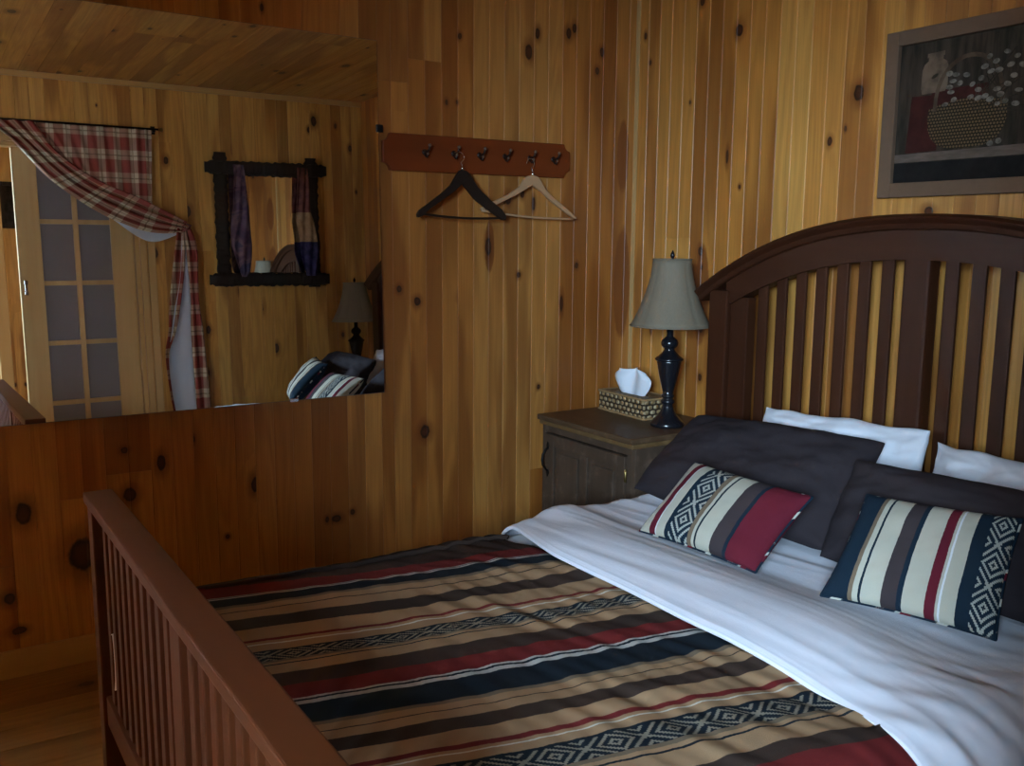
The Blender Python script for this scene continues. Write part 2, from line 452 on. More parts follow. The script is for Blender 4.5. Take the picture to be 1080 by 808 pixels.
def planks(name, org, ud, vd, nd, ulen, vlen, edges, mat, holes=(), thick=.06, seed=1, g=.0020, dep=.0022, pair=True, joint=(.9, 2.4), kind='structure', pjoint=.5, fixed=()):
    """org corner, ud/vd in-plane unit axes, nd normal into the room; one mesh. edges: list of u positions"""
    rnd = random.Random(seed)
    org, ud, vd, nd = map(Vector, (org, ud, vd, nd))
    V = []; F = []; UV = []; CL = []
    def P(u, v, d): return org + ud * u + vd * v - nd * d
    def quad(pts, uvs, c):
        b = len(V); V.extend([p[:] for p in pts]); F.append((b, b + 1, b + 2, b + 3)); UV.append(uvs); CL.append(c)
    cuts = None
    for i in range(len(edges) - 1):
        u0, u1 = edges[i], edges[i + 1]; um = (u0 + u1) / 2
        if (not pair) or i % 2 == 0 or cuts is None:
            if i % 2 == 0 or cuts is None or not pair:
                cuts = [0.]
                if rnd.random() < pjoint: cuts.append(rnd.uniform(.12, .88) * vlen)
                if rnd.random() < pjoint * .5 and vlen > 2.6: cuts.append(rnd.uniform(.12, .88) * vlen)
                for (fu, fv) in fixed:
                    if u0 - 1e-4 <= fu < u1 + (u1 - u0 if pair else 0): cuts = [0., fv]
                cuts = sorted(cuts) + [vlen]
                cols = [(rnd.random(), rnd.random(), rnd.random(), 1) for _ in cuts]
        segs = []
        for k in range(len(cuts) - 1):
            lo, hi = cuts[k], cuts[k + 1]
            spans = [(lo, hi)]
            for (ha, hb, hc, hd) in holes:
                if ha < um < hb:
                    ns = []
                    for a, b in spans:
                        if hd <= a or hc >= b: ns.append((a, b)); continue
                        if a < hc: ns.append((a, hc))
                        if hd < b: ns.append((hd, b))
                    spans = ns
            segs += [(a, b, cols[k]) for a, b in spans if b - a > 1e-3]
        ge = .0012
        jit = (rnd.random() - .5) * .1
        for a, b, c in segs:
            c = (min(1, max(0, c[0] + jit)), c[1], c[2], 1)
            # front, two groove slopes, two ends, back, sides
            a2, b2 = a + (ge if a > 0 else 0), b - (ge if b < vlen else 0)
            fl, fr = u0 + g, u1 - g
            quad([P(fl, a2, 0), P(fr, a2, 0), P(fr, b2, 0), P(fl, b2, 0)], [(fl, a2), (fr, a2), (fr, b2), (fl, b2)], c)
            quad([P(u0, a2, dep), P(fl, a2, 0), P(fl, b2, 0), P(u0, b2, dep)], [(u0, a2), (fl, a2), (fl, b2), (u0, b2)], c)
            quad([P(fr, a2, 0), P(u1, a2, dep), P(u1, b2, dep), P(fr, b2, 0)], [(fr, a2), (u1, a2), (u1, b2), (fr, b2)], c)
            quad([P(u0, b, dep), P(u1, b, dep), P(u1, a, dep), P(u0, a, dep)][::-1], [(u0, a), (u1, a), (u1, b), (u0, b)], c)
            quad([P(u0, a, thick), P(u1, a, thick), P(u1, b, thick), P(u0, b, thick)][::-1], [(u0, a), (u1, a), (u1, b), (u0, b)], c)
            quad([P(u0, a, thick), P(u0, a, dep), P(u0, b, dep), P(u0, b, thick)], [(u0, a), (u0, a), (u0, b), (u0, b)], c)
            quad([P(u1, a, dep), P(u1, a, thick), P(u1, b, thick), P(u1, b, dep)], [(u1, a), (u1, a), (u1, b), (u1, b)], c)
            quad([P(u0, a, thick), P(u1, a, thick), P(u1, a, 0), P(u0, a, 0)], [(u0, a), (u1, a), (u1, a), (u0, a)], c)
            quad([P(u0, b, 0), P(u1, b, 0), P(u1, b, thick), P(u0, b, thick)], [(u0, b), (u1, b), (u1, b), (u0, b)], c)
    me = bpy.data.meshes.new(name); me.from_pydata(V, [], F); me.materials.append(mat)
    me.uv_layers.new(name='UVMap'); me.color_attributes.new('bd', 'FLOAT_COLOR', 'CORNER')
    lay = me.uv_layers['UVMap']; ca = me.color_attributes['bd']
    li = 0
    for uvs, c in zip(UV, CL):
        for q in uvs:
            lay.data[li].uv = q; ca.data[li].color = c; li += 1
    me.update()
    o = bpy.data.objects.new(name, me); COL.objects.link(o)
    return tag(o, kind=kind)

def arange(a, b, w, rnd=None, var=0):
    out = [a]
    while out[-1] < b - w * .6:
        out.append(out[-1] + w + ((rnd.random() - .5) * var if rnd else 0))
    out[-1] = b
    return out

SW = .0665
WX0, WX1, WZ0, WZ1 = -1.50, -.58, .90, 1.75
# hook wall (far, y = 3): u = X measured from x=0 of the world
eh = sorted([1.417 - SW * k for k in range(1, int((1.417 - X0) / SW) + 1)])
eh = [X0] + eh + [1.417, 1.467] + [1.467 + SW * k for k in range(1, 17)]
eh = [e for e in eh if e < X1 - .02] + [X1]
fx = [(.36, .52), (.12, .34), (.55, .58), (-.2, .9)]
w = planks('wall_back', (0, Y1, 0), (1, 0, 0), (0, 0, 1), (0, -1, 0), 0, HC, eh, M_hook, seed=4, pjoint=.22, fixed=fx, holes=[(WX0, WX1, WZ0, WZ1)], thick=.12)
# headboard wall (x = 2.57): u = Y
ehd = arange(Y0 - .06, Y1, .0672)
planks('wall_right', (X1, 0, 0), (0, 1, 0), (0, 0, 1), (-1, 0, 0), 0, HC, ehd, M_head, seed=11, pjoint=.15)
# curtain wall (y = .3) with the double doorway
DX0, DX1, DZ = -.66, 1.165, 1.92
eo = [X0] + [-1.53 + .0725 * k for k in range(0, 12)] + [DX0] + [DX0 + (DX1 - DX0) / 25 * k for k in range(1, 26)] + [DX1 + .0703 * k for k in range(1, 20)]
eo = [e for e in eo if e < X1 - .02] + [X1]
planks('wall_front', (0, Y0, 0), (1, 0, 0), (0, 0, 1), (0, 1, 0), 0, HC, eo, M_pine, holes=[(DX0, DX1, -.1, DZ)], thick=.10, seed=21, pjoint=.4, g=.0032, dep=.003)
# foot wall (x = -1.6) with the window
ef = arange(Y0 - .06, Y1, .0695)
planks('wall_left', (X0, 0, 0), (0, 1, 0), (0, 0, 1), (1, 0, 0), 0, HC, ef, M_pine, thick=.12, seed=31)
# ceiling, boards along Y; floor boards along X
planks('ceiling', (0, Y0 - .1, HC), (1, 0, 0), (0, 1, 0), (0, 0, -1), 0, Y1 - Y0 + .1, arange(X0 - .1, X1 + .06, .093), M_ceil, seed=41, g=.0018, dep=.0025, pjoint=.7)
planks('floor', (X0 - .12, 0, 0), (0, 1, 0), (1, 0, 0), (0, 0, 1), 0, X1 - X0 + .18, arange(Y0 - .10, Y1 + .06, .112), M_floor, seed=51, g=.001, dep=.0015, pair=False, pjoint=.9)

# trims
def board(name, lo, hi, mat, parent=None, bev=.004, kind='structure', ax='z'):
    b = MB().box(lo, hi, bev); o = b.build(name, mat, parent)
    return tag(o, kind=kind) if parent is None else o
M_trimx = furniture_wood('pine_trim_along', (.40, .22, .075), (.60, .38, .15), 'x', .6, .4)
M_trimy = furniture_wood('pine_trim_across', (.40, .22, .075), (.60, .38, .15), 'y', .6, .4)
M_trimz = furniture_wood('pine_trim_upright', (.42, .24, .085), (.62, .40, .17), 'z', .6, .4)
board('baseboard_back', (X0, Y1 - .014, 0), (X1, Y1, .085), M_trimx)
board('baseboard_right', (X1 - .014, Y0, 0), (X1, Y1 - .014, .085), M_trimy)
board('baseboard_left', (X0, Y0, 0), (X0 + .014, Y1 - .014, .085), M_trimy)
board('baseboard_front', (DX1 + .09, Y0, 0), (X1 - .014, Y0 + .014, .085), M_trimx)
# ceiling moulding of the curtain wall
board('trim_1', (X0, Y0, HC - .03), (X1, Y0 + .018, HC), M_trimx)
# corner strip between hook wall and headboard wall
board('trim_2', (X1 - .006, Y1 - .020, .085), (X1, Y1, HC), M_trimz, bev=.001)
# door casing
dc = MB()
dc.box((DX1, Y0, 0), (DX1 + .035, Y0 + .020, DZ + .07), .004).box((DX1 + .042, Y0, 0), (DX1 + .085, Y0 + .014, DZ + .07), .004)
dc.box((DX0 - .085, Y0, 0), (DX0, Y0 + .018, DZ + .07), .004)
tag(dc.build('trim_3', M_trimz), kind='structure')
board('trim_4', (DX0 - .0, Y0, DZ), (DX1, Y0 + .018, DZ + .07), M_trimx)
jb = MB().box((DX1 - .022, Y0 - .10, 0), (DX1, Y0, DZ), .002).box((DX0, Y0 - .10, 0), (DX0 + .022, Y0, DZ), .002)
tag(jb.build('trim_5', M_trimz), kind='structure')
board('trim_6', (DX0 + .022, Y0 - .10, DZ - .022), (DX1 - .022, Y0, DZ), M_trimx)

# right French door leaf, closed (seen in the big mirror)
def french_leaf(name, x0, x1, y0, y1, zt):
    root = empty(name, (0, 0, 0)); tag(root, kind='structure')
    m = MB(); ls, rs = .118, .118
    m.box((x0, y0, .008), (x0 + ls, y1, zt), .003); m.box((x1 - rs, y0, .008), (x1, y1, zt), .003)
    m.box((x0 + ls, y0, zt - .075), (x1 - rs, y1, zt), .003); m.box((x0 + ls, y0, .008), (x1 - rs, y1, .13), .003)
    a, b = x0 + ls, x1 - rs
    m.build('door_frame', M_doorpine, root)
    q = MB(); cx = (a + b) / 2
    q.box((cx - .014, y0 + .004, .13), (cx + .014, y1 - .002, zt - .075), .004)
    for z in (.500, .836, 1.168, 1.505): q.box((a, y0 + .005, z - .013), (b, y1 - .003, z + .013), .004)
    q.build('muntin_bars', M_doorpine, root)
    g = MB().box((a, (y0 + y1) / 2 - .004, .13), (b, (y0 + y1) / 2 + .004, zt - .075))
    g.build('glazing', M_frost, root)
    h = MB().box((x0 + .02, y1, .985 + .13), (x0 + .034, y1 + .006, 1.045 + .13), .002); h.box((x0 + .017, y1 + .003, 1.045 + .118), (x0 + .037, y1 + .012, 1.045 + .14), .003); h.box((x0 + .017, y1 + .003, .985 + .12), (x0 + .037, y1 + .012, .985 + .14), .003)
    h.build('pull_handle', M_chrome, root)
    k = MB().box((x0 + .150, y1, zt - .085), (x0 + .195, y1 + .008, zt - .002), .003).box((x0 + .165, y1 + .008, zt - .075), (x0 + .180, y1 + .016, zt - .012), .003)
    k.build('flush_bolt', M_zinc, root)
    return root
french_leaf('door_1', .548, DX1 - .024, .222, .262, DZ - .024)

# window of the hook wall, left of the mirror
wr = empty('window_1'); tag(wr, kind='structure')
ya_, yb_ = Y1 + .03, Y1 + .09
m = MB()
m.box((WX0, ya_, WZ0), (WX0 + .05, yb_, WZ1), .004).box((WX1 - .05, ya_, WZ0), (WX1, yb_, WZ1), .004)
m.box((WX0 + .05, ya_, WZ0), (WX1 - .05, yb_, WZ0 + .05), .004).box((WX0 + .05, ya_, WZ1 - .05), (WX1 - .05, yb_, WZ1), .004)
m.box(((WX0 + WX1) / 2 - .02, ya_, WZ0 + .05), ((WX0 + WX1) / 2 + .02, yb_, WZ1 - .05), .004)
m.build('window_frame', M_trimz, wr)
MB().box((WX0 + .05, Y1 + .057, WZ0 + .05), (WX1 - .05, Y1 + .063, WZ1 - .05)).build('window_pane', M_glass, wr)
cz = MB().box((WX0 - .07, Y1 - .016, WZ0 - .07), (WX0, Y1, WZ1 + .07), .003).box((WX1, Y1 - .016, WZ0 - .07), (WX1 + .07, Y1, WZ1 + .07), .003)
cz.box((WX0, Y1 - .016, WZ1), (WX1, Y1, WZ1 + .07), .003).box((WX0, Y1 - .03, WZ0 - .07), (WX1, Y1, WZ0), .003)
tag(cz.build('trim_7', M_trimz), kind='structure')

# adjoining room behind the doorway
AY = -2.4
planks('wall_2', (0, AY, 0), (1, 0, 0), (0, 0, 1), (0, 1, 0), 0, HC, arange(-1.7, 3.0, .09), M_pine, seed=61, pjoint=.4)
planks('wall_3', (-1.7, 0, 0), (0, 1, 0), (0, 0, 1), (1, 0, 0), 0, HC, arange(AY, .20, .09), M_pine, seed=62, holes=[(-1.75, -.65, 1.15, 2.15)])
planks('wall_4', (3.0, 0, 0), (0, 1, 0), (0, 0, 1), (-1, 0, 0), 0, HC, arange(AY, .20, .09), M_pine, seed=63)
planks('ceiling_2', (0, AY, HC), (1, 0, 0), (0, 1, 0), (0, 0, -1), 0, Y0 - .1 - AY, arange(-1.7, 3.0, .093), M_ceil, seed=64, pjoint=.7)
planks('floor_2', (-1.7, 0, 0), (0, 1, 0), (1, 0, 0), (0, 0, 1), 0, 4.7, arange(AY, Y0 - .10, .112), M_floor, seed=65, g=.001, dep=.0015, pair=False, pjoint=.9)
planks('wall_5', (-1.7, 0.2, 0), (1, 0, 0), (0, 0, 1), (0, -1, 0), 0, HC, [0, .04], M_pine, seed=66, thick=.05)

# ------------------------------------------------------------------ big mirror on the hook wall
ang = math.radians(1.2)
mz0, mz1, mx0, mx1 = .766, 1.972, -.42, 1.4145
mr = empty('wall_mirror', (0, 2.972, mz0))
mr.rotation_euler = (-ang, 0, 0)
tag(mr, 'large frameless mirror on the pine wall, left of the coat rack, reflecting the room', 'mirror')
hgt = (mz1 - mz0)
MB().box((mx0, .0012, 0), (mx1, .005, hgt), .0).build('mirror_backing', plain('grey_mirror_back', (.10, .11, .11), .5), mr)
MB().box((mx0 + .0015, -.0005, .0015), (mx1 - .0015, .0012, hgt - .0015)).build('mirror_glass', M_mirror, mr)
for (cx, cz_) in ((mx1 + .002, .915), (mx0 - .002, .915)):
    s = 1 if cx > 0 else -1
    MB().box((min(cx - s * .012, cx + s * .012), -.006, cz_ - .013), (max(cx - s * .012, cx + s * .012), -.001, cz_ + .013), .003).box((min(cx, cx + s * .01), -.006, cz_ - .012), (max(cx, cx + s * .01), .02, cz_ + .012), .002).build('mirror_clip', M_iron, mr)
for k in range(2):
    xx = mx1 - .35 - k * 1.1
    MB().box((xx, -.004, -.004), (xx + .03, .012, .006), .001).build('mirror_clip', M_chrome, mr)

# ------------------------------------------------------------------ coat rack and hangers
rk = empty('coat_rack', (1.825, 2.99, 1.609)); rk.rotation_euler = (0, -math.radians(.45), 0)
tag(rk, 'reddish wooden coat rack board with scooped corners and six hooks, on the pine wall', 'coat rack')
hw, hh, rc = .401, .064, .027
poly = []
for (sx, sz, a0) in ((-1, -1, 0), (1, -1, 90), (1, 1, 180), (-1, 1, 270)):
    cx, cz_ = sx * (hw), sz * (hh)
    arc = []
    for k in range(9):
        a = math.radians(a0 + 90 - 90 * k / 8)
        arc.append((cx + rc * math.cos(a), cz_ + rc * math.sin(a)))
    poly += arc
rb = MB().prism(poly, lambda a, b, d: (a, d, b), -.010, .010)
ro = rb.build('backboard', M_rack, rk)
bv = ro.modifiers.new('b', 'BEVEL'); bv.width = .003; bv.segments = 2; bv.limit_method = 'ANGLE'
HX = [1.585, 1.703, 1.812, 1.922, 2.034, 2.145]
for i, hx in enumerate(HX):
    h = MB(); x = hx - 1.825
    h.ball((x, -.012, .004), .011, 12, 0, (1, .35, 1))
    h.tube([(x, -.012, .006), (x, -.028, .004), (x, -.044, .008), (x, -.050, .020)], [.0045, .004, .0038, .0036], 8)
    h.tube([(x, -.012, -.002), (x, -.022, -.012), (x, -.030, -.014), (x, -.036, -.006)], [.004, .0035, .0033, .0033], 8)
    ho = h.build('coat_hook', M_hookm, rk)
    MB().ball((x, -.051, .024), .0065, 12).ball((x, -.037, -.003), .005, 10).build('hook_tip', M_pearl, ho)

def hanger(name, cx, cy, zt, poly, barz, bx, mat, hookx, label):
    root = empty(name, (cx, cy, zt)); tag(root, label, 'clothes hanger', 'wooden hangers on the coat rack' if 0 else None)
    b = MB().prism(poly, lambda a, c, d: (a, d, c), -.007, .007)
    o = b.build('shoulder_bar', mat, root)
    m = o.modifiers.new('b', 'BEVEL'); m.width = .003; m.segments = 2; m.limit_method = 'ANGLE'; m.angle_limit = .6
    n = 14
    MB().tube([(bx[0] + (bx[1] - bx[0]) * k / n, 0, barz[0] + (barz[1] - barz[0]) * k / n - .008 * math.sin(PI * k / n)) for k in range(n + 1)], .0042, 10).build('trouser_bar', mat, root)
    pts = [(0, 0, -.006), (0, 0, .018)]
    # question-mark hook that opens to the left and sits over the coat hook
    R = .017
    pts += [(-.004, 0, .026), (.006, 0, .034)]
    hk = [(0, 0, -.006), (0, 0, .014), (-.006, 0, .024)]
    for k in range(13):
        a = math.radians(-60 + k * 20)
        hk.append((-.010 + R * math.cos(a), 0, .043 + R * math.sin(a)))
    MB().tube(hk, .0014, 8).ball(hk[-1], .0024, 8).build('wire_hook', M_chrome, root)
    MB().lathe([(.0045, -.002), (.005, .004), (.003, .007)], n=12).build('ferrule', M_chrome, root)
    return root
S = .0039 / 4.909; Sz = .0034 / 4.909
def cv(pts, cx, cy): return [((x - cx) * S, (cy - y) * Sz) for x, y in pts]
bp = [(380, 229), (362, 236), (345, 262), (318, 310), (270, 355), (200, 410), (160, 440), (148, 462), (153, 478), (176, 470), (215, 432), (290, 377), (345, 335), (378, 302),
      (400, 328), (440, 375), (500, 420), (560, 460), (588, 480), (612, 480), (614, 458), (590, 425), (530, 380), (470, 325), (440, 285), (420, 250), (400, 234)]
hanger('clothes_hanger', 1.704, 2.920, 1.553, cv(bp, 380, 229), (-.158, -.166), (-.172, .178), M_hangdark, 0, 'dark brown wooden clothes hanger on the coat rack, left of the pale one')
lp = [(778, 262), (750, 268), (728, 285), (705, 325), (640, 372), (560, 410), (510, 432), (488, 448), (492, 458), (520, 452), (580, 425), (680, 375), (730, 345), (775, 318),
      (820, 345), (880, 395), (960, 450), (1020, 488), (1040, 494), (1038, 484), (985, 440), (900, 380), (850, 335), (830, 300), (810, 272)]
lp = [(x, y) for x, y in lp]
h2 = hanger('clothes_hanger', 2.026, 2.946, 1.550, cv(lp, 778, 262), (-.137, -.160), (-.225, .195), M_hanglight, 0, 'pale natural wooden clothes hanger on the coat rack, right of the dark one')

# ------------------------------------------------------------------ bed frame
BY0, BY1 = .785, 2.357; BC = (BY0 + BY1) / 2
bed = empty('bed', (0, 0, 0))
tag(bed, 'dark stained slatted wooden bed with arched headboard, standing along the pine wall', 'bed')
def arch(y):
    t = abs(y - BC)
    return 1.386 - .225 * (t / .80) ** 2.25
def sweep_arch(name, prof, y0, y1, n, mat, zoff=0):
    """prof = closed list of (x, dz) cross-section following the arch"""
    m = len(prof); vs = []; fs = []
    for i in range(n + 1):
        y = y0 + (y1 - y0) * i / n; z = arch(y) + zoff
        for (x, dz) in prof: vs.append((x, y, z + dz))
    for i in range(n):
        for k in range(m):
            k2 = (k + 1) % m
            fs.append((i * m + k, i * m + k2, (i + 1) * m + k2, (i + 1) * m + k))
    fs.append(tuple(range(m))); fs.append(tuple(n * m + k for k in range(m))[::-1])
    b = MB(); b.add(vs, fs); return b.build(name, mat, bed)
sweep_arch('headboard_cap', [(2.362, 0), (2.352, -.008), (2.356, -.014), (2.372, -.026), (2.378, -.040), (2.384, -.044), (2.478, -.044), (2.490, -.026), (2.502, -.008), (2.495, 0)], BY0 - .045, BY1 + .045, 60, M_bedh)
sweep_arch('headboard_rail', [(2.392, -.040), (2.392, -.128), (2.450, -.128), (2.450, -.040)], BY0 + .07, BY1 - .07, 50, M_bedh)
for y in (BY0, BY1 - .085):
    zz = min(arch(y), arch(y + .085)) - .04
    MB().box((2.382, y, 0), (2.462, y + .085, zz + .01), .006).build('bed_post', M_bedv, bed)
for y in (BY0 + .085, BY1 - .165):
    MB().box((2.40, y, .30), (2.440, y + .080, min(arch(y), arch(y + .08)) - .10), .004).build('stile', M_bedv, bed)
MB().box((2.394, BC - .042, .30), (2.446, BC + .042, arch(BC) - .10), .010).build('stile', M_bedv, bed)
MB().box((2.396, BY0 + .085, .24), (2.446, BY1 - .085, .34), .006).build('lower_rail', M_bedh, bed)
a_, b_ = BY0 + .165, BC - .042
ns = 7; sw_ = .0405; gp = ((b_ - a_) - ns * sw_) / (ns + 1)
for side in (0, 1):
    for k in range(ns):
        y = a_ + gp + k * (sw_ + gp)
        if side: y = 2 * BC - y - sw_
        MB().box((2.406, y, .33), (2.417, y + sw_, arch(y + sw_ / 2) - .10), .004).build('headboard_slat', M_bedv, bed)
# footboard
FX0, FX1 = .328, .394
MB().box((FX0, BY0 - .02, .675), (FX1, BY1 + .006, .700), .004).build('footboard_cap', M_footh, bed)
for y in (BY0 - .005, BY1 - .064):
    MB().box((FX0 + .006, y, 0), (FX1 - .006, y + .058, .676), .004).build('bed_post', M_footv, bed)
MB().box((FX0 + .014, BY0 + .05, .650), (FX1 - .014, BY1 - .064, .676), .003).build('footboard_rail', M_footh, bed)
MB().box((FX0 + .014, BY0 + .05, .13), (FX1 - .014, BY1 - .064, .205), .003).build('footboard_rail', M_footh, bed)
y = BY1 - .064 - .030; k = 0
ys = []
fa, fb = BY0 + .053, BY1 - .064
MB().box((FX0 + .018, BC - .035, .205), (FX1 - .018, BC + .035, .652), .003).build('stile', M_footv, bed)
fn = 10; fs_ = .032; half = (fb - (BC + .035)); fg = (half - fn * fs_) / (fn + 1)
for side in (0, 1):
    for k in range(fn):
        y = BC + .035 + fg + k * (fs_ + fg)
        if side: y = 2 * BC - y - fs_
        MB().box((FX0 + .022, y, .205), (FX1 - .022, y + fs_, .652), .003).build('footboard_slat', M_footv, bed)
for y in (BY0 + .012, BY1 - .037):
    MB().box((FX1 - .006, y, .17), (2.385, y + .025, .33), .004).build('side_rail', M_bedx, bed)
for xx in [.52 + .2 * k for k in range(10)]:
    MB().box((xx, BY0 + .037, .185), (xx + .07, BY1 - .037, .205), .003).build('support_slat', M_bedx, bed)

# mattress
def rbox(name, lo, hi, r, mat, seg=6, parent=None):
    b = MB(); b.box(lo, hi, r); o = b.build(name, mat, parent)
    return o
MX0, MX1, MY0, MY1, MZ = .402, 2.375, .850, 2.270, .432
mt = rbox('mattress', (MX0, MY0, .206), (MX1, MY1, MZ), .05, M_mattress)
tag(mt, 'white mattress lying in the slatted bed under the striped blanket', 'mattress')

# ------------------------------------------------------------------ blanket
ANCH = [(2.40, -.085), (2.022, 0), (1.947, .118), (1.93, .15), (1.875, .262), (1.826, .322), (1.772, .41), (1.711, .50), (1.649, .60), (1.638, .628), (1.587, .70), (1.521, .829),
        (1.475, .91), (1.416, 1), (1.365, 1.118), (1.336, 1.15), (1.262, 1.262), (1.225, 1.322), (1.192, 1.41), (1.148, 1.50), (1.103, 1.60), (1.087, 1.628), (1.052, 1.70),
        (.965, 1.829), (.909, 1.91), (.869, 2), (.802, 2.118), (.782, 2.15), (.70, 2.30), (.3, 3.0)]
def phase(v):
    if v >= ANCH[0][0]: return ANCH[0][1] - (v - ANCH[0][0]) * .02
    for (a, pa), (b, pb) in zip(ANCH, ANCH[1:]):
        if v >= b: return pa + (a - v) / (a - b) * (pb - pa)
    return ANCH[-1][1]
def smoothstep(a, b, x):
    t = max(0, min(1, (x - a) / (b - a))); return t * t * (3 - 2 * t)
YA, YB, RR = .905, 2.185, .13     # rounding of the sides starts here
def side_path(s, ztop, zlow, ya=YA, yb=YB, r=RR):
    """s in metres across from the near hem to the far hem -> (y, z)"""
    q = r * PI / 2; low = ztop - r - zlow
    total = 2 * (low + q) + (yb - ya)
    if s < low: return ya - r, zlow + s
    s -= low
    if s < q: a = s / r; return ya - r * math.cos(a), ztop - r + r * math.sin(a)
    s -= q
    if s < yb - ya: return ya + s, ztop
    s -= yb - ya
    if s < q: a = s / r; return yb + r * math.sin(a), ztop - r + r * math.cos(a)
    s -= q
    return yb + r, ztop - r - s
def path_len(ztop, zlow, ya=YA, yb=YB, r=RR): return 2 * ((ztop - r - zlow) + r * PI / 2) + (yb - ya)

def ridged(p):
    n = NZ.noise(Vector(p)); return 1 - abs(n) * 2
def blanket():
    zt, zl = .480, .30
    NX, NY = 210, 210
    Lp = path_len(zt, zl)
    vs = []; uv = []; fs = []
    for j in range(NY + 1):
        s = Lp * j / NY
        y0, z0 = side_path(s, zt, zl)
        ycoord = YA - RR * 0 + (s - (zt - RR - zl) - RR * PI / 2)   # unrolled position in Y
        for i in range(NX + 1):
            x = .400 + (1.420 - .400) * i / NX
            near = smoothstep(.55, 1.3, x)
            # soft quilting undulation + cross puckers that run towards the fold
            d = .007 * NZ.noise(Vector((x * 3.2, ycoord * 3.0, 1.3)))
            d += .0075 * near * NZ.noise(Vector((x * 26 + ycoord * 5, ycoord * 5, 4.1)))
            d += .0022 * NZ.noise(Vector((x * 15, ycoord * 12, 7.7)))
            cr = math.exp(-(((x - 1.06) / .075) ** 2 + ((ycoord - 1.20) / .06) ** 2))
            d += .005 * cr * math.sin((x + ycoord * .4) * 60)
            d -= .006 * math.exp(-((x - .40) / .05) ** 2)
            d -= .030 * smoothstep(1.90, 2.22, ycoord) * (.25 + .75 * smoothstep(.4, 1.05, x))
            # tuck under the sheet fold
            d -= .008 * smoothstep(1.375, 1.42, x)
            if y0 < YA or y0 > YB:
                yy = y0 + (d * .8 if y0 > BC else -d * .8); zz = z0 + d * .5
            else: yy, zz = y0, z0 + d
            vs.append((x, yy, zz))
            wv = .007 * NZ.noise(Vector((x * 5, ycoord * 4, 9.))) + .004 * near * NZ.noise(Vector((x * 22, ycoord * 4, 3.)))
            sk = .20 * (x - 1.365)
            uv.append((x, phase(ycoord + sk + wv)))
    W_ = NX + 1
    for j in range(NY):
        for i in range(NX):
            a = j * W_ + i; fs.append((a, a + 1, a + W_ + 1, a + W_))
    o = mesh_obj('blanket', vs, fs, M_blanket, None, True, None, uv)
    m = o.modifiers.new('s', 'SOLIDIFY'); m.thickness = .012; m.offset = -1
    return tag(o, 'striped woven blanket in tan, navy, charcoal and burgundy spread over the bed', 'blanket')
blanket()

# ------------------------------------------------------------------ sheet with its turned-down fold
def sheet():
    zt, zl = .490, .27
    ya, yb, r = .895, 2.185, .135
    Lp = path_len(zt, zl, ya, yb, r)
    NX, NY = 200, 200
    vs = []; fs = []
    # cross-section along x: starts under the fold edge, rolls over and runs up under the pillows
    prof = []
    for i in range(NX + 1):
        t = i / NX
        if t < .06:
            a = PI * (t / .06)
            prof.append((1.372 - .006 * math.sin(a), .002 - .006 * math.cos(a) + .004))
        else:
            q = (t - .06) / .94
            prof.append((1.372 + (2.374 - 1.372) * q, .012 + .004 * min(1, q * 20)))
    for j in range(NY + 1):
        s = Lp * j / NY
        y0, z0 = side_path(s, zt, zl, ya, yb, r)
        yc = ya + (s - (zt - r - zl) - r * PI / 2)
        flat = 1 if ya <= y0 <= yb else 0
        mid = smoothstep(ya - .15, ya + .25, yc) * (1 - smoothstep(yb - .45, yb + .08, yc))
        for i, (x, dz) in enumerate(prof):
            d = dz
            run = x - 1.372
            # the roll of the turned-down duvet, then the dip in front of the pillows
            roll = math.exp(-((run - .15) / .13) ** 2)
            d += (.020 * roll) * (.15 + .85 * mid) if run > 0 else 0
            d -= .020 * smoothstep(.22, .42, run)
            d -= .026 * smoothstep(1.30, .92, yc)
            d -= .030 * smoothstep(1.90, 2.22, yc) * (1 - smoothstep(.08, .26, run))
            k = smoothstep(.0, .04, run)
            sk = yc * .10
            # long creases that run across the bed
            w1 = NZ.noise(Vector(((x + sk) * 16, yc * 1.3, 2.2)))
            w2 = NZ.noise(Vector(((x + sk * 1.4) * 34, yc * 2.4, 6.2)))
            w3 = ridged(((x + sk) * 9, yc * .9, 11.))
            d += k * (.0042 * w1 + .0011 * w2 + .0032 * max(0, w3 - .55) * 2)
            e = smoothstep(1.15, .80, yc)
            d += k * e * .007 * NZ.noise(Vector(((x + yc * .6) * 20, yc * 5, 1.)))
            xo = x + (.006 * NZ.noise(Vector((yc * 4, 0, 5.))) if run < .02 else 0) - .012 * smoothstep(1.1, .7, yc) * (1 if run < .3 else 0) + .095 * smoothstep(1.85, 2.25, yc) * (1 - smoothstep(0, .35, run))
            if flat: vs.append((xo, y0, z0 + d))
            else:
                sg = 1 if y0 > BC else -1
                c = min(1, abs(y0 - (yb if sg > 0 else ya)) / r)
                vs.append((xo, y0 + sg * d * c, z0 + d * math.sqrt(max(0, 1 - c * c))))
    W_ = NX + 1
    for j in range(NY):
        for i in range(NX):
            a = j * W_ + i; fs.append((a, a + 1, a + W_ + 1, a + W_))
    o = mesh_obj('bed_sheet', vs, fs, M_white_cloth, None, True)
    return tag(o, 'white cotton sheet turned down in a wide fold over the striped blanket, below the pillows', 'bed sheet')
sheet()

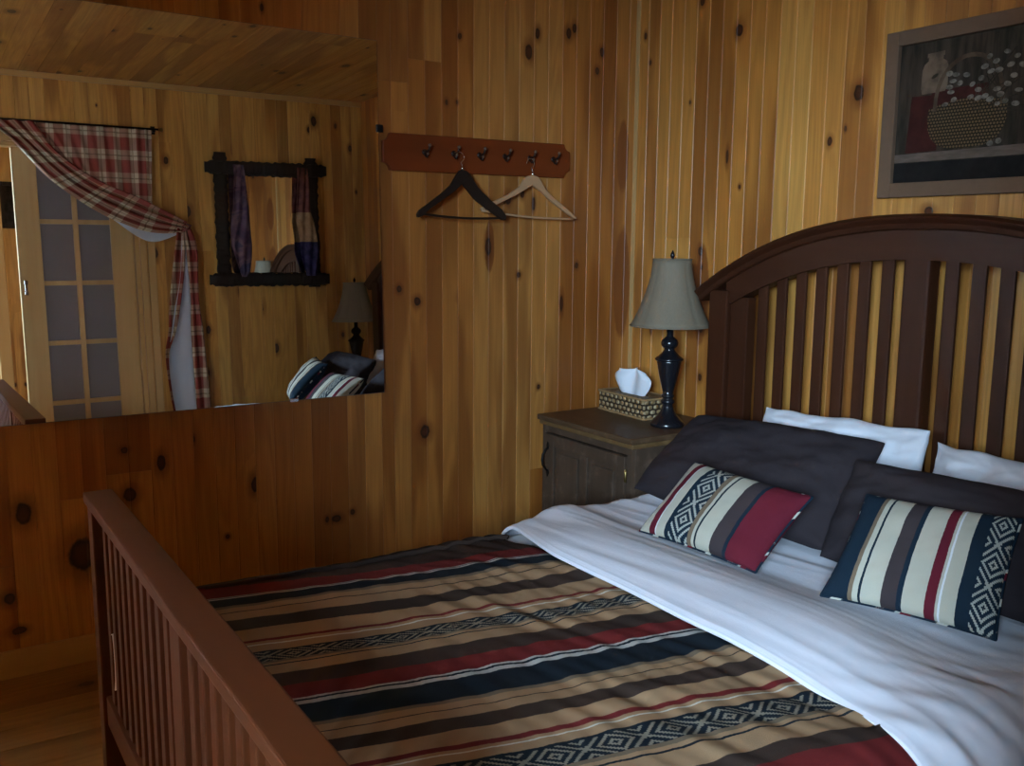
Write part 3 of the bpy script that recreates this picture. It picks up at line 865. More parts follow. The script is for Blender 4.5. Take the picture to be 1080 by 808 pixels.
# ------------------------------------------------------------------ pillows
def pillow(name, c, T, mat, label, cat='pillow', group=None, seed=0, pinch=.05, wr=.006, N=54, striped=False, ulen=None, piping=None, rag=0., puff=.42):
    """c = TL, TR, BR, BL corners in space"""
    TL, TR, BR, BLc = [Vector(p) for p in c]
    cen = (TL + TR + BR + BLc) / 4
    ux = ((TR + BR) - (TL + BLc)).normalized(); vy = ((TL + TR) - (BLc + BR)).normalized()
    nn = ux.cross(vy).normalized()
    if nn.dot(Vector((0, 0, 1))) < 0: nn = -nn
    W_ = ((TR - TL).length + (BR - BLc).length) / 2; H_ = ((TL - BLc).length + (TR - BR).length) / 2
    vs = []; uv = []; fs = []
    def edge(s):
        return (1 - abs(s) ** 2.6)
    def P(i, j, sg):
        s = -1 + 2 * i / N; t = -1 + 2 * j / N
        # denser near the rim
        s = math.copysign(math.sin(abs(s) * PI / 2), s); t = math.copysign(math.sin(abs(t) * PI / 2), t)
        px = pinch * (1 - t * t) * s; py = pinch * 1.1 * (1 - s * s) * t
        a = (s - px * .9 + 1) / 2; b = (t - py * .9 + 1) / 2
        p = (BLc * (1 - a) + BR * a) * (1 - b) + (TL * (1 - a) + TR * a) * b
        h = T * (max(0, edge(s)) ** puff) * (max(0, edge(t)) ** puff)
        q = Vector((s * 2.1 + seed * 7.1, t * 1.7 + seed * 3.3, sg * .7))
        rim = min(1, 3 * (1 - max(abs(s), abs(t))) + .25)
        # creases that radiate from the corners
        cw = NZ.noise(Vector((math.atan2(t * .8, s) * 3.2 + seed, (s * s + t * t) * 1.2, sg + 2.)))
        h += (wr * NZ.noise(q * 1.3) + wr * .9 * cw * (s * s + t * t) * .6 + wr * .35 * NZ.noise(q * 5)) * rim
        if rag: p = p + vy * (rag * NZ.noise(Vector((s * 2.6 + seed * 5, 0, .5))) * t * t) + ux * (rag * .7 * NZ.noise(Vector((t * 2.6, seed * 3, 8.5))) * s * s)
        return p + nn * (h * sg), (a, b)
    idx = {}
    for sg in (1, -1):
        for j in range(N + 1):
            for i in range(N + 1):
                rimv = i in (0, N) or j in (0, N)
                if sg == -1 and rimv: idx[(sg, i, j)] = idx[(1, i, j)]; continue
                p, (a, b) = P(i, j, sg)
                if rimv: p = P(i, j, 0)[0]
                idx[(sg, i, j)] = len(vs); vs.append(p[:]); uv.append((b * H_, a if sg > 0 else a))
    for sg in (1, -1):
        for j in range(N):
            for i in range(N):
                f = (idx[(sg, i, j)], idx[(sg, i + 1, j)], idx[(sg, i + 1, j + 1)], idx[(sg, i, j + 1)])
                fs.append(f if sg > 0 else f[::-1])
    o = mesh_obj(name, vs, fs, mat, None, True, None, uv)
    if piping:
        m = MB(); pts = []
        for i in range(N): pts.append(P(i, 0, 0)[0])
        for j in range(N): pts.append(P(N, j, 0)[0])
        for i in range(N, 0, -1): pts.append(P(i, N, 0)[0])
        for j in range(N, 0, -1): pts.append(P(0, j, 0)[0])
        m.tube([p[:] for p in pts], .0035, 6, closed=True)
        e = m.build('seam_piping', piping)
        lay = e.data.uv_layers.new(name='UVMap')
        for pl in e.data.polygons:
            for li in pl.loop_indices:
                co = e.data.vertices[e.data.loops[li].vertex_index].co
                lay.data[li].uv = ((co - cen).length, (co.x * 3.1 + co.y * 5.7 + co.z * 4) % 1)
        e.parent = o
    tag(o, label, cat, group)
    return o
pillow('pillow', [(2.335, 2.035, .772), (2.335, 1.455, .800), (2.27, 1.45, .535), (2.27, 2.02, .535)], .055, M_pil_white,
       'white pillow standing against the headboard behind the whole charcoal pillow', seed=1, wr=.022, pinch=.02, rag=.010)
pillow('pillow', [(2.335, 1.432, .772), (2.335, .95, .745), (2.27, .93, .535), (2.27, 1.40, .535)], .055, M_pil_white,
       'white pillow against the headboard at the right edge, only its top showing', seed=2, wr=.022, pinch=.02, rag=.010)
pillow('pillow', [(2.215, 2.225, .722), (2.230, 1.520, .760), (1.945, 1.475, .518), (1.925, 2.205, .518)], .078, M_pil_dark,
       'charcoal grey pillow in front of the nightstand and lamp, behind the burgundy-ended cushion', seed=3, wr=.016, pinch=.015, rag=.004)
pillow('pillow', [(2.07, 1.490, .740), (2.13, .82, .742), (1.925, .800, .520), (1.895, 1.455, .520)], .072, M_pil_dark,
       'charcoal grey pillow behind the navy-ended striped cushion, cut off by the right edge', seed=4, wr=.016, pinch=.012, rag=.004)
pillow('cushion', [(1.840, 1.850, .687), (1.840, 1.443, .683), (1.664, 1.457, .520), (1.643, 1.852, .520)], .048, M_pilL,
       'small striped cushion with a wide burgundy end, leaning on the left charcoal pillow', 'cushion', seed=5, wr=.004, piping=M_pipe)
pillow('cushion', [(1.870, 1.311, .716), (1.935, .984, .731), (1.779, .934, .520), (1.677, 1.277, .520)], .050, M_pilR,
       'small striped cushion with a navy zigzag end, leaning on the right charcoal pillow', 'cushion', seed=6, wr=.004, piping=M_pipe)

# ------------------------------------------------------------------ nightstand by the hook wall
def nightstand(y0, y1, zt, xf, label, hinge_low=True):
    root = empty('nightstand', ((xf + 2.55) / 2, (y0 + y1) / 2, 0)); c = Vector(root.location)
    tag(root, label, 'nightstand', None)
    def bx(lo, hi, bev=.004): return MB().box([a - b for a, b in zip(lo, c)], [a - b for a, b in zip(hi, c)], bev)
    xb = 2.55
    t = bx((xf - .030, y0 - .012, zt - .022), (xb, y1 + .000, zt), .006); t.build('top', M_nstop, root)
    e = bx((xf - .020, y0 - .006, zt - .040), (xb - .01, y1 - .004, zt - .022), .005); e.build('top_moulding', M_nsedge, root)
    b = bx((xf, y0, .06), (xb - .01, y0 + .02, zt - .040), .002)
    for lo, hi in (((xf, y1 - .02, .06), (xb - .01, y1, zt - .04)), ((xb - .03, y0 + .02, .06), (xb - .01, y1 - .02, zt - .04)), ((xf, y0 + .02, .06), (xb - .03, y1 - .02, .09))):
        b.box([p - q for p, q in zip(lo, c)], [p - q for p, q in zip(hi, c)], .002)
    b.box([xf - c.x, y0 + .02 - c.y, zt - .07], [xf + .02 - c.x, y1 - .02 - c.y, zt - .04], .002)
    b.box([xf - c.x, y0 + .02 - c.y, .09], [xf + .02 - c.x, y0 + .045 - c.y, zt - .07], .002)
    b.build('carcass', M_nsbody, root)
    for (yy, xx) in ((y0 + .005, xf + .005), (y1 - .045, xf + .005), (y0 + .005, xb - .055), (y1 - .045, xb - .055)):
        bx((xx, yy, 0), (xx + .04, yy + .04, .07), .003).build('foot', M_nsbody, root)
    # door: frame with two raised panels
    dy0, dy1, dz0, dz1 = y0 + .045, y1 - .024, .095, zt - .075
    d = bx((xf - .002, dy0, dz0), (xf + .012, dy1, dz1), .001)
    st = .045
    for lo, hi in (((xf - .012, dy0, dz0), (xf - .002, dy0 + st, dz1)), ((xf - .012, dy1 - st - .02, dz0), (xf - .002, dy1, dz1)),
                   ((xf - .012, dy0 + st, dz1 - st), (xf - .002, dy1 - st - .02, dz1)), ((xf - .012, dy0 + st, dz0), (xf - .002, dy1 - st - .02, dz0 + st)),
                   ((xf - .011, (dy0 + dy1) / 2 - .03, dz0 + st), (xf - .002, (dy0 + dy1) / 2 + .012, dz1 - st))):
        d.box([p - q for p, q in zip(lo, c)], [p - q for p, q in zip(hi, c)], .003)
    pc = (dy0 + dy1) / 2
    for a, bb in ((dy0 + st + .02, pc - .05), (pc + .03, dy1 - st - .04)):
        if bb > a: d.box([xf - .009 - c.x, a - c.y, dz0 + st + .02], [xf - .002 - c.x, bb - c.y, dz1 - st - .02], .004)
    do = d.build('door', M_nsbody, root)
    # forged pull handle on the far stile
    hy, hz = dy1 - .030 - c.y, dz1 - .10
    h = MB(); hx = xf - .012 - c.x
    h.tube([(hx - .001, hy, hz + .048), (hx - .010, hy, hz + .040), (hx - .024, hy, hz + .022), (hx - .027, hy, hz), (hx - .024, hy, hz - .022), (hx - .010, hy, hz - .040), (hx - .001, hy, hz - .048)],
           [.004, .0045, .005, .006, .005, .0045, .004], 8)
    for s in (1, -1):
        h.prism([(0, .020), (.008, .006), (.004, -.010), (-.004, -.010), (-.008, .006)], lambda a, b2, dd: (hx - dd, hy + a, hz + s * (.050 + b2)), 0, .003)
    h.build('handle', M_iron, do)
    for z in (dz1 - .07, dz0 + .07):
        MB().lathe([(.004, -.020), (.005, -.018), (.005, .018), (.004, .020)], (xf - .010 - c.x, y0 + .040 - c.y, z), 10).ball((xf - .010 - c.x, y0 + .040 - c.y, z + .023), .004, 8).build('hinge', M_brass, root)
    return root
NS_T = .63
nightstand(2.395, 2.955, NS_T, 2.095, 'dark rustic wooden nightstand in the corner between bed and pine wall, under the lamp')
nightstand(.345, .735, .53, 2.12, 'low dark nightstand beyond the bed, under the lamp seen in the big mirror')

# ------------------------------------------------------------------ lamps
def lamp(x, y, z, label):
    root = empty('table_lamp', (x, y, z)); tag(root, label, 'lamp', None)
    MB().lathe([(.060, 0), (.062, .004), (.062, .012), (.058, .018), (.050, .026), (.036, .040), (.026, .056), (.020, .074), (.018, .084)], n=40).build('base', M_black, root)
    b = MB().lathe([(.0175, .082), (.024, .086), (.026, .092), (.024, .098), (.019, .102), (.0195, .106), (.0235, .110), (.0235, .116), (.019, .120),
                    (.021, .132), (.030, .165), (.038, .200), (.045, .238), (.047, .246)], n=40, fn=lambda a, z: 1 - .03 * abs(math.sin(a * 6)) if z > .125 else 1)
    b.build('column', M_black, root)
    MB().lathe([(.047, .243), (.051, .246), (.053, .250), (.049, .254), (.038, .262), (.026, .274), (.020, .282), (.019, .288), (.024, .292), (.0305, .301), (.0315, .310), (.028, .320), (.018, .328), (.012, .334), (.011, .400)], n=40).build('neck', M_black, root)
    MB().lathe([(.010, .398), (.016, .402), (.017, .430), (.014, .445)], n=20).build('socket', M_brass, root)
    hp = MB()
    R = .045
    for s in (1, -1):
        hp.tube([(s * .012, 0, .405), (s * .035, 0, .43), (s * .048, 0, .48), (s * .044, 0, .54), (s * .02, 0, .598), (0, 0, .606)], .0018, 6)
    hp.build('harp', M_brass, root)
    # bell shade, slightly panelled
    sh = []; z0, z1 = .372, .612
    for k in range(15):
        t = k / 14; zz = z0 + (z1 - z0) * t
        r = .071 + (.143 - .071) * (1 - t) ** 1.75 + .004 * (1 - t)
        sh.append((r, zz))
    pan = lambda a, z: 1 - .028 * (1 - abs(math.sin(a * 4)) ** .5) * 1.0
    m = MB().lathe(sh, n=96, fn=pan, cap=False)
    so = m.build('shade', M_shade, root)
    sm = so.modifiers.new('s', 'SOLIDIFY'); sm.thickness = .0015
    for (r, zz) in ((.1475, z0), (.0715, z1)):
        t_ = MB(); t_.tube([(r * pan(2 * PI * k / 96, 0) * math.cos(2 * PI * k / 96), r * pan(2 * PI * k / 96, 0) * math.sin(2 * PI * k / 96), zz) for k in range(96)], .0022, 6, closed=True)
        t_.build('shade_trim', M_shade, so)
    sp = MB()
    for k in range(3):
        a = 2 * PI * k / 3; sp.tube([(0, 0, .606), (.070 * math.cos(a), .070 * math.sin(a), .610)], .0015, 6)
    sp.build('spider', M_brass, so)
    MB().lathe([(.004, .604), (.009, .609), (.004, .613), (.005, .618), (.0085, .624), (.007, .632), (.0035, .639), (.001, .645)], n=16).build('finial', M_black, root)
    return root
lamp(2.340, 2.505, NS_T, 'black turned table lamp with taupe bell shade, beside the tissue box on the corner nightstand')
lamp(2.385, .530, .53, 'black table lamp with taupe bell shade seen only in the big mirror, beyond the bed')

# ------------------------------------------------------------------ tissue box
tb = empty('tissue_box_cover', (2.405, 2.765, NS_T)); tb.rotation_euler = (0, 0, math.radians(-3))
tag(tb, 'woven wicker tissue box cover on the corner nightstand, beside the lamp', 'tissue box')
w = MB()
def wbox(lo, hi, nx=2, nz=1):
    w.box(lo, hi, .003)
wbox((-.068, -.145, .002), (-.058, .145, .078)); wbox((.058, -.145, .002), (.068, .145, .078)); wbox((-.058, -.145, .002), (.058, -.135, .078)); wbox((-.058, .135, .002), (.058, .145, .078))
w.box((-.068, -.145, .072), (-.022, .145, .080), .002).box((.022, -.145, .072), (.068, .145, .080), .002).box((-.022, -.145, .072), (.022, -.075, .080), .002).box((-.022, .075, .072), (.022, .145, .080), .002)
w.build('wicker_shell', M_wicker, tb)
r_ = MB()
for zz in (.004, .078):
    pts = []
    for (a, b) in ((-.069, -.146), (.069, -.146), (.069, .146), (-.069, .146)): pts.append((a, b))
    P4 = []
    for i in range(4):
        (a, b), (c, d) = pts[i], pts[(i + 1) % 4]
        for k in range(24):
            f = k / 24; x = a + (c - a) * f; y = b + (d - b) * f
            P4.append((x, y, zz + .0012 * math.sin(k * 2.6)))
    r_.tube(P4, .0048, 8, closed=True)
r_.build('braided_rim', plain('seagrass_braid', (.33, .20, .085), .7), tb)
ts = MB(); N_ = 22
vs = []; fs = []
for j in range(13):
    t = j / 12
    half = .058 + .044 * math.sin(PI * min(1, t * 1.15) * .62) - (.030 * smoothstep(.72, 1.0, t))
    for i in range(N_ + 1):
        s = -1 + 2 * i / N_
        topd = (.010 * abs(s) ** 3 + .005 * math.sin(s * 4)) * t
        yy = s * half; zz = .068 + .112 * t - topd * 1.2
        xx = .012 * math.sin(s * 5.2 + 1) * (.3 + t) + .010 * t * math.cos(s * 3)
        vs.append((xx, yy, zz))
for j in range(12):
    for i in range(N_):
        a = j * (N_ + 1) + i; fs.append((a, a + 1, a + N_ + 2, a + N_ + 1))
to = mesh_obj('tissue', vs, fs, M_tissue, None, True)
to.location = (2.405, 2.775, NS_T)
tag(to, 'white tissue sticking up out of the wicker tissue box', 'tissue')
s_ = to.modifiers.new('s', 'SOLIDIFY'); s_.thickness = .003
# it rests in the slot of the box

# ------------------------------------------------------------------ framed still life over the headboard
pf = empty('framed_picture', (2.555, 1.47, 1.685)); 
tag(pf, 'taupe-framed still life of a flower basket and jar, above the headboard', 'picture')
M_mat = plain('taupe_frame_paint', (.15, .088, .054), .85, 0., .15)
PW, PH = .352, .243   # half sizes
bd = .043
fm = MB()
fm.box((-.012, -PW, -PH), (.010, -PW + bd, PH), .003).box((-.012, PW - bd, -PH), (.010, PW, PH), .003)
fm.box((-.012, -PW + bd, PH - bd), (.010, PW - bd, PH), .003).box((-.012, -PW + bd, -PH), (.010, PW - bd, -PH + bd), .003)
fm.build('frame', M_mat, pf)
def paint(name, c1, c2, sc=(20, 20, 20), rough=.6):
    T = NT(name); n = T.noise(T.vec('MULTIPLY', T.coord('Object'), sc), 1, 3, .6)
    T.set(T.mix(T.smooth(n, .3, .7), c1, c2), .85, spec=.15); return T.m
A_bg = paint('paint_umber', (.020, .015, .010), (.055, .038, .026), (8, 40, 6))
A_red = paint('paint_brick_red', (.032, .008, .006), (.052, .012, .009))
A_jar = paint('paint_stoneware', (.07, .045, .030), (.15, .105, .07))
A_bask = None
def basket_paint():
    T = NT('paint_basket_weave'); x, y, z = T.sep(T.coord('Object'))
    row = T.math('FLOOR', T.math('MULTIPLY', z, 110.))
    s = T.math('ABSOLUTE', T.math('SINE', T.math('ADD', T.math('MULTIPLY', y, 330.), T.math('MULTIPLY', row, 1.6))))
    zz = T.math('ABSOLUTE', T.math('SINE', T.math('MULTIPLY', z, 110. * PI)))
    T.set(T.mix(T.smooth(T.math('MULTIPLY', s, zz), .2, .7), (.018, .011, .006), (.115, .072, .036)), .85, spec=.15); return T.m
A_bask = basket_paint()
A_hand = paint('paint_basket_handle', (.05, .03, .018), (.10, .065, .04))
A_flw = paint('paint_petal_white', (.07, .058, .045), (.20, .17, .135), (60, 60, 60))
A_stem = paint('paint_dark_stems', (.02, .016, .010), (.05, .035, .02))
A_shelf = paint('paint_shelf_edge', (.085, .060, .045), (.14, .10, .078), (20, 12, 60))
A_low = paint('paint_blue_black', (.008, .007, .006), (.014, .012, .011))
art = MB()
# painting coordinates: a = metres from its left edge (towards -Y), b = metres up from its bottom
iw, ih = 2 * (PW - bd), 2 * (PH - bd)
lay_n = [0]
def pt(a, b, d): return (.004 - d, (PW - bd) - a, -(PH - bd) + b)
def shape(poly, mi):
    lay_n[0] += 1; d = .0006 * 1 + .00035 * lay_n[0] * .35
    art.prism(poly, pt, d - .0003, d, mi)
def ell(ca, cb, ra, rb, n=18, rot=0):
    out = []
    for k in range(n):
        t = 2 * PI * k / n; x = ra * math.cos(t); y = rb * math.sin(t)
        out.append((ca + x * math.cos(rot) - y * math.sin(rot), cb + x * math.sin(rot) + y * math.cos(rot)))
    return out
art.prism([(0, 0), (iw, 0), (iw, ih), (0, ih)], pt, -.008, 0, 0)
shape([(0, 0), (iw, 0), (iw, .058), (0, .058)], 7)                       # dark lower band
shape([(0, .060), (iw, .060), (iw, .090), (0, .084)], 6)                 # shelf edge
shape([(.035, .086), (.135, .088), (.15, .245), (.045, .250)], 1)        # red box
shape([(.11, .20), (.28, .20), (.28, .262), (.11, .258)], 1)
shape([(.078, .252), (.150, .255), (.156, .270), (.156, .322), (.150, .338), (.138, .346), (.138, .356), (.092, .355), (.092, .345), (.080, .336), (.074, .320), (.073, .268)], 2)   # jar
shape([(.088, .354), (.142, .356), (.142, .368), (.088, .366)], 2)
shape(ell(.115, .300, .012, .005, 10, .5), 5)
shape([(.104, .208), (.101, .180), (.104, .150), (.116, .122), (.140, .100), (.175, .091), (.22, .090), (.27, .092), (.305, .104), (.328, .130), (.338, .165), (.336, .205), (.29, .222), (.22, .228), (.15, .220)], 3)  # basket
hd = []
for k in range(21):
    t = PI * (1 - k / 20); hd.append((.222 + .106 * math.cos(t), .200 + .150 * math.sin(t) ** .8 if math.sin(t) > 0 else .200))
inn = [(.222 + (a - .222) * .89, .200 + (b - .200) * .92) for a, b in hd][::-1]
shape(hd + inn, 4)
rf = random.Random(5)
for k in range(26):
    a0, b0 = rf.uniform(.24, .34), rf.uniform(.18, .24); a1, b1 = a0 + rf.uniform(-.05, .16), b0 + rf.uniform(-.02, .12)
    nx, ny = -(b1 - b0), (a1 - a0); L = math.hypot(nx, ny) or 1; nx, ny = nx / L * .0012, ny / L * .0012
    shape([(a0 - nx, b0 - ny), (a0 + nx, b0 + ny), (a1 + nx, b1 + ny), (a1 - nx, b1 - ny)], 5)
FL = [(.165, .262), (.178, .278), (.195, .270), (.170, .248), (.185, .295), (.160, .300), (.215, .290), (.235, .262), (.25, .245), (.262, .275), (.268, .305), (.285, .29), (.30, .315), (.31, .29),
      (.235, .228), (.255, .222), (.275, .225), (.29, .215), (.305, .24), (.32, .225), (.335, .25), (.35, .27), (.34, .30), (.36, .32), (.375, .295), (.39, .26), (.40, .31), (.415, .28), (.37, .23),
      (.395, .225), (.42, .24), (.44, .27), (.45, .31), (.335, .205), (.36, .195), (.31, .200), (.28, .33), (.33, .335), (.41, .33), (.30, .095), (.325, .10), (.16, .215), (.185, .225), (.435, .215), (.46, .25)]
for (a, b) in FL: shape(ell(a + rf.uniform(-.003, .003), b, rf.uniform(.008, .012), rf.uniform(.0055, .008), 12, rf.uniform(-.5, .5)), 8)
art.build('painting', [A_bg, A_red, A_jar, A_bask, A_hand, A_stem, A_shelf, A_low, A_flw], pf)

# ------------------------------------------------------------------ rustic mirror on the curtain wall
rm = empty('rustic_mirror', (1.915, Y0 + .012, 1.519))
rm.rotation_euler = (math.radians(-1.1), 0, math.radians(3.4))
tag(rm, 'small mirror in a dark carved crossed-log frame with scarves, seen in the big mirror', 'mirror')
def carved(p0, p1, w, d, y, seed):
    """rough-hewn bar with chiselled notches, in the wall plane"""
    p0, p1 = Vector((p0[0], 0, p0[1])), Vector((p1[0], 0, p1[1])); ax = (p1 - p0); L = ax.length; ax.normalize(); sd = Vector((ax.z, 0, -ax.x))
    n = 46; vs = []; fs = []; m = 10; rr = random.Random(seed)
    for i in range(n + 1):
        t = i / n; s = (1 + .10 * rr.uniform(-1, 1)) * (1.0 if 1 < i < n - 1 else .82)
        for k in range(m):
            a = 2 * PI * k / m
            notch = 1 - .16 * max(0, math.sin(t * L * 130 + k * 1.1)) ** 2
            cw = math.copysign(abs(math.cos(a)) ** .6, math.cos(a)); cd = math.copysign(abs(math.sin(a)) ** .6, math.sin(a))
            p = p0 + ax * (L * t) + sd * (w / 2 * cw * s * notch) + Vector((0, y + d / 2 * cd * s * notch, 0))
            vs.append(p[:])
    for i in range(n):
        for k in range(m):
            k2 = (k + 1) % m; fs.append((i * m + k, i * m + k2, (i + 1) * m + k2, (i + 1) * m + k))
    fs.append(tuple(range(m))[::-1]); fs.append(tuple(n * m + k for k in range(m)))
    b = MB(); b.add(vs, fs); return b
MB().box((-.225, .004, -.31), (.225, .010, .31)).build('mirror_glass', M_mirror, rm)
carved((-.275, -.385), (-.272, .405), .085, .028, .022, 1).build('frame_bar', M_barkdark, rm)
carved((.282, -.400), (.280, .395), .085, .028, .022, 2).build('frame_bar', M_barkdark, rm)
carved((-.365, .315), (.372, .318), .082, .030, .042, 3).build('frame_bar', M_barkdark, rm)
carved((-.365, -.345), (.372, -.350), .082, .030, .042, 4).build('frame_bar', M_barkdark, rm)
def scarf_mesh(name, pts, mat, parent, y, label):
    """pts: (x_left, x_right, z)"""
    vs = []; fs = []; n = 16
    for j, (a, b, z) in enumerate(pts):
        for i in range(n + 1):
            t = i / n
            vs.append((a + (b - a) * t, y + .008 * math.sin(t * 13 + j * .4) + .006 * math.sin(PI * t), z))
    for j in range(len(pts) - 1):
        for i in range(n):
            q = j * (n + 1) + i; fs.append((q, q + 1, q + n + 2, q + n + 1))
    o = mesh_obj(name, vs, fs, mat, parent, True)
    m = o.modifiers.new('s', 'SOLIDIFY'); m.thickness = .003
    if isinstance(mat, list):
        for p in o.data.polygons:
            zc = sum(o.data.vertices[v].co.z for v in p.vertices) / len(p.vertices); p.material_index = 0 if zc > .06 else (1 if zc > -.11 else 2)
    tag(o, label, 'scarf'); return o
def dens(pts, k=4):
    out = []
    for (p, q) in zip(pts, pts[1:]):
        for i in range(k): out.append(tuple(a + (b - a) * i / k for a, b in zip(p, q)))
    return out + [pts[-1]]
s1 = scarf_mesh('scarf', dens([(-.255, -.195, .33), (-.255, -.185, .22), (-.265, -.170, .08), (-.285, -.165, -.05), (-.290, -.165, -.14), (-.265, -.170, -.22), (-.240, -.180, -.30), (-.23, -.20, -.33)]),
           M_scarf1, None, 0, 'purple patterned scarf draped down the left bar of the small rustic mirror')
s1.location = (1.955, Y0 + .088, 1.519)
sc2 = [paint('scarf_plum', (.10, .035, .035), (.20, .07, .06)), paint('scarf_sand', (.30, .18, .09), (.42, .28, .16)), paint('scarf_indigo', (.02, .02, .06), (.06, .05, .14))]
s2 = scarf_mesh('scarf', dens([(.150, .215, .33), (.145, .225, .20), (.140, .225, .08), (.135, .250, .0), (.150, .262, -.10), (.150, .270, -.18), (.170, .265, -.26), (.19, .255, -.33)]), sc2, None, 0,
           'plum, sand and indigo scarf draped down the right bar of the small rustic mirror')
s2.location = (1.943, Y0 + .088, 1.519)

# ------------------------------------------------------------------ curtain
cu = empty('curtain', (0, Y0, .029)); tag(cu, 'burgundy and cream plaid curtain tied back beside the French door, seen in the mirror', 'curtain')
def ribbon(name, top, bot, nu, nv, mat, y, pleat, nple, parent, sag=0., uvrot=False, th=.002):
    """surface between two polylines sampled at equal parameters"""
    def samp(pl, t):
        t = t * (len(pl) - 1); i = min(int(t), len(pl) - 2); f = t - i
        # Catmull-Rom
        p0 = pl[max(i - 1, 0)]; p1 = pl[i]; p2 = pl[i + 1]; p3 = pl[min(i + 2, len(pl) - 1)]
        return tuple(.5 * ((2 * b) + (-a + c) * f + (2 * a - 5 * b + 4 * c - d) * f * f + (-a + 3 * b - 3 * c + d) * f ** 3) for a, b, c, d in zip(p0, p1, p2, p3))
    vs = []; uv = []; fs = []
    for j in range(nv + 1):
        t = j / nv
        for i in range(nu + 1):
            s = i / nu
            a = samp(top, s); b = samp(bot, s)
            x = a[0] + (b[0] - a[0]) * t; z = a[1] + (b[1] - a[1]) * t
            yy = y + pleat(s, t)
            vs.append((x, yy, z)); uv.append((x * 1.25, z) if not uvrot else (t * .42, s * .9))
    for j in range(nv):
        for i in range(nu):
            q = j * (nu + 1) + i; fs.append((q, q + 1, q + nu + 2, q + nu + 1))
    o = mesh_obj(name, vs, fs, mat, parent, True, None, uv)
    m = o.modifiers.new('s', 'SOLIDIFY'); m.thickness = th
    return o
# flat upper panel hanging from the rod
ribbon('upper_panel', [(.62, 1.995), (.95, 1.995), (1.262, 1.997)], [(.80, 1.80), (1.0, 1.64), (1.240, 1.545)], 120, 30, M_plaid, .030, lambda s, t: .006 * math.sin(s * 70) * (1 - .5 * t) + .003 * math.sin(s * 23 + 1), 0, cu)
# the swag gathered to the tieback: upper edge / lower edge
up = [(.66, 1.995), (.75, 1.86), (.86, 1.765), (1.0, 1.68), (1.15, 1.62), (1.28, 1.555), (1.425, 1.478)]
lo = [(.42, 1.990), (.54, 1.90), (.70, 1.715), (.86, 1.585), (1.03, 1.485), (1.22, 1.42), (1.405, 1.418)]
ribbon('swag', up, lo, 120, 60, M_plaid, .050, lambda s, t: .016 * math.sin(t * 21 + s * 2) + .012 * math.sin(PI * t), 0, cu, uvrot=True)
ribbon('lining_swag', [(1.0, 1.505), (1.1, 1.47), (1.22, 1.43), (1.395, 1.43)], [(1.04, 1.478), (1.15, 1.395), (1.25, 1.366), (1.39, 1.415)], 30, 8, M_lining, .040, lambda s, t: .006 * math.sin(s * 6), 0, cu)
# tail below the tieback
ribbon('tail_front', [(1.368, 1.45), (1.335, 1.25), (1.305, 1.05), (1.285, .85), (1.262, .715), (1.275, .5), (1.31, .22)],
       [(1.412, 1.45), (1.402, 1.25), (1.372, 1.05), (1.330, .85), (1.283, .715), (1.287, .5), (1.325, .22)], 60, 10, M_plaid, .050, lambda s, t: .012 * math.sin(t * 6 + 1), 0, cu, th=.002)
ribbon('tail_back', [(1.408, 1.455), (1.418, 1.25), (1.425, 1.05), (1.418, .85), (1.42, .65), (1.425, .45), (1.43, .22)],
       [(1.440, 1.455), (1.476, 1.33), (1.470, 1.05), (1.485, .85), (1.495, .65), (1.505, .45), (1.51, .22)], 60, 14, M_plaid, .045, lambda s, t: .014 * math.sin(t * 9), 0, cu, th=.002)
ribbon('lining_tail', [(1.395, 1.40), (1.37, 1.15), (1.325, .95), (1.29, .75), (1.28, .60), (1.285, .45), (1.31, .22)],
       [(1.412, 1.40), (1.424, 1.15), (1.428, .95), (1.43, .75), (1.43, .60), (1.435, .45), (1.44, .22)], 50, 12, M_lining, .034, lambda s, t: .010 * math.sin(t * 7 + 2), 0, cu, th=.002)
MB().tube([(1.39, .035, 1.445), (1.400, .066, 1.432), (1.43, .070, 1.44), (1.448, .04, 1.462), (1.43, .012, 1.47)], .006, 8).build('tieback', M_tiecord, cu)
rd = empty('curtain_rod', (0, Y0, .029)); tag(rd, 'thin dark metal curtain rod above the French doors, seen in the big mirror', 'curtain rod')
MB().tube([(-.80, .032, 2.0), (1.30, .032, 2.0)], .0055, 10).build('rod', M_iron, rd)
for xx in (-.78, 1.275):
    MB().box((xx - .008, 0, 1.985), (xx + .008, .036, 1.994), .001).box((xx - .012, 0, 1.975), (xx + .012, .004, 2.02), .001).build('bracket', M_iron, rd)
MB().ball((1.315, .032, 2.0), .012, 12).build('finial', M_brass, rd)
hk = MB().tube([(1.428, .0, 1.52), (1.428, .02, 1.515), (1.428, .045, 1.49), (1.428, .052, 1.50), (1.428, .052, 1.525)], .004, 8).box((1.420, 0, 1.49), (1.436, .003, 1.56), .001)
tag(hk.build('curtain_holdback', M_iron), 'black metal hook on the wall holding back the plaid curtain', 'hook')

board('trim_8', (.500, -.84, 0), (.572, -.78, HC), M_trimz)
# small dark framed picture and post in the adjoining room
q = empty('framed_picture', (.83, AY + .014, 1.78)); tag(q, 'small dark picture in the next room, seen past the French door in the mirror', 'picture')
MB().box((-.13, -.012, -.18), (-.10, .010, .18), .003).box((.10, -.012, -.18), (.13, .010, .18), .003).box((-.10, -.012, .15), (.10, .010, .18), .003).box((-.10, -.012, -.18), (.10, .010, -.15), .003).build('frame', M_barkdark, q)
MB().box((-.10, -.010, -.15), (.10, -.002, .15)).build('print', paint('dim_print', (.015, .012, .012), (.05, .04, .035)), q)

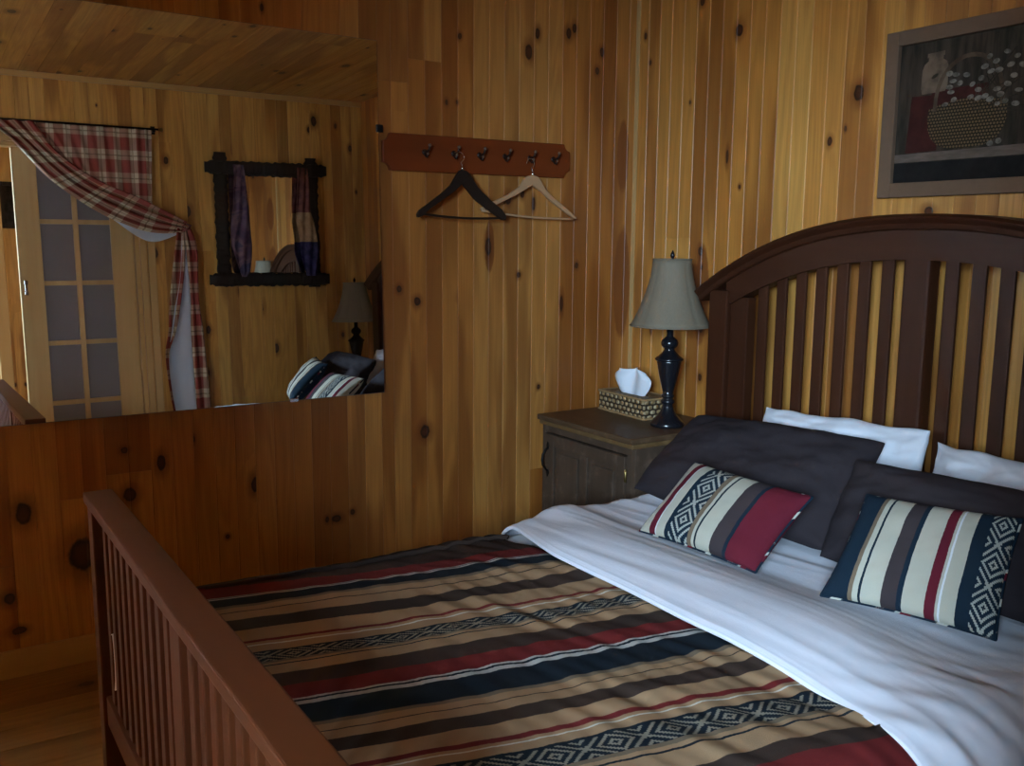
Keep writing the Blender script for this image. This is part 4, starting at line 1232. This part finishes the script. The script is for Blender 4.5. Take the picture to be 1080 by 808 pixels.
# white cloth corner poking between the footboard slats
vs = []; fs = []
prof_ = [(2.215, .385, .000), (2.212, .392, .016), (2.205, .36, .024), (2.203, .32, .026), (2.206, .28, .020), (2.214, .25, .004)]
for (yy, zz, wv) in prof_:
    for i in range(6):
        t = i / 5; vs.append((.350 + .030 * t, 2.224 - wv * .9 * (1 - t) - .006 * t, zz))
for j in range(5):
    for i in range(5):
        a = j * 6 + i; fs.append((a, a + 1, a + 7, a + 6))
co = mesh_obj('cloth_corner', vs, fs, M_pil_white, None, True)
mm = co.modifiers.new('s', 'SOLIDIFY'); mm.thickness = .002
tag(co, 'small corner of white cloth showing between the footboard slats', 'cloth')

# ------------------------------------------------------------------ light
def area(name, loc, rot, sx, sy, power, col, spread=180):
    l = bpy.data.lights.new(name, 'AREA'); l.shape = 'RECTANGLE'; l.size = sx; l.size_y = sy; l.energy = power; l.color = col; l.spread = math.radians(spread)
    o = bpy.data.objects.new(name, l); COL.objects.link(o); o.location = loc; o.rotation_euler = rot; return o
def aim(loc, tgt):
    return (Vector(tgt) - Vector(loc)).to_track_quat('-Z', 'Y').to_euler()
p = ((WX0 + WX1) / 2 - .1, Y1 + .42, 1.42)
area('sky_light', p, aim(p, (.5, .3, 1.25)), 1.3, 1.1, 470, (.70, .87, 1.0))
p = (-1.98, -1.2, 1.72)
area('sky_light_next_room', p, aim(p, (1.2, 1.2, .7)), 1.1, .85, 265, (.54, .77, 1.0), 112)
w_ = bpy.data.worlds.new('World'); SC.world = w_; w_.use_nodes = True
w_.node_tree.nodes['Background'].inputs[0].default_value = (.45, .60, .85, 1)
w_.node_tree.nodes['Background'].inputs[1].default_value = .35

# ------------------------------------------------------------------ camera
cd = bpy.data.cameras.new('Camera'); cam = bpy.data.objects.new('Camera', cd); COL.objects.link(cam)
R = [[.83574037, -.0761786, .54381509], [-.54906931, -.13000583, .82560365], [.00780581, -.98858247, -.15047845]]
M = Matrix(((R[0][0], -R[0][1], -R[0][2], 0), (R[1][0], -R[1][1], -R[1][2], 0), (R[2][0], -R[2][1], -R[2][2], 1.30), (0, 0, 0, 1)))
cam.matrix_world = M
cd.sensor_width = 36; cd.lens = 978 * 36 / 1080; cd.clip_start = .03
SC.camera = cam
vs_ = SC.view_settings; vs_.view_transform = 'Standard'; vs_.look = 'None'; vs_.gamma = 1; vs_.use_curve_mapping = False
vs_.exposure = -0.62
SC.cycles.use_denoising = True
SC.cycles.max_bounces = 10; SC.cycles.diffuse_bounces = 5; SC.cycles.glossy_bounces = 6
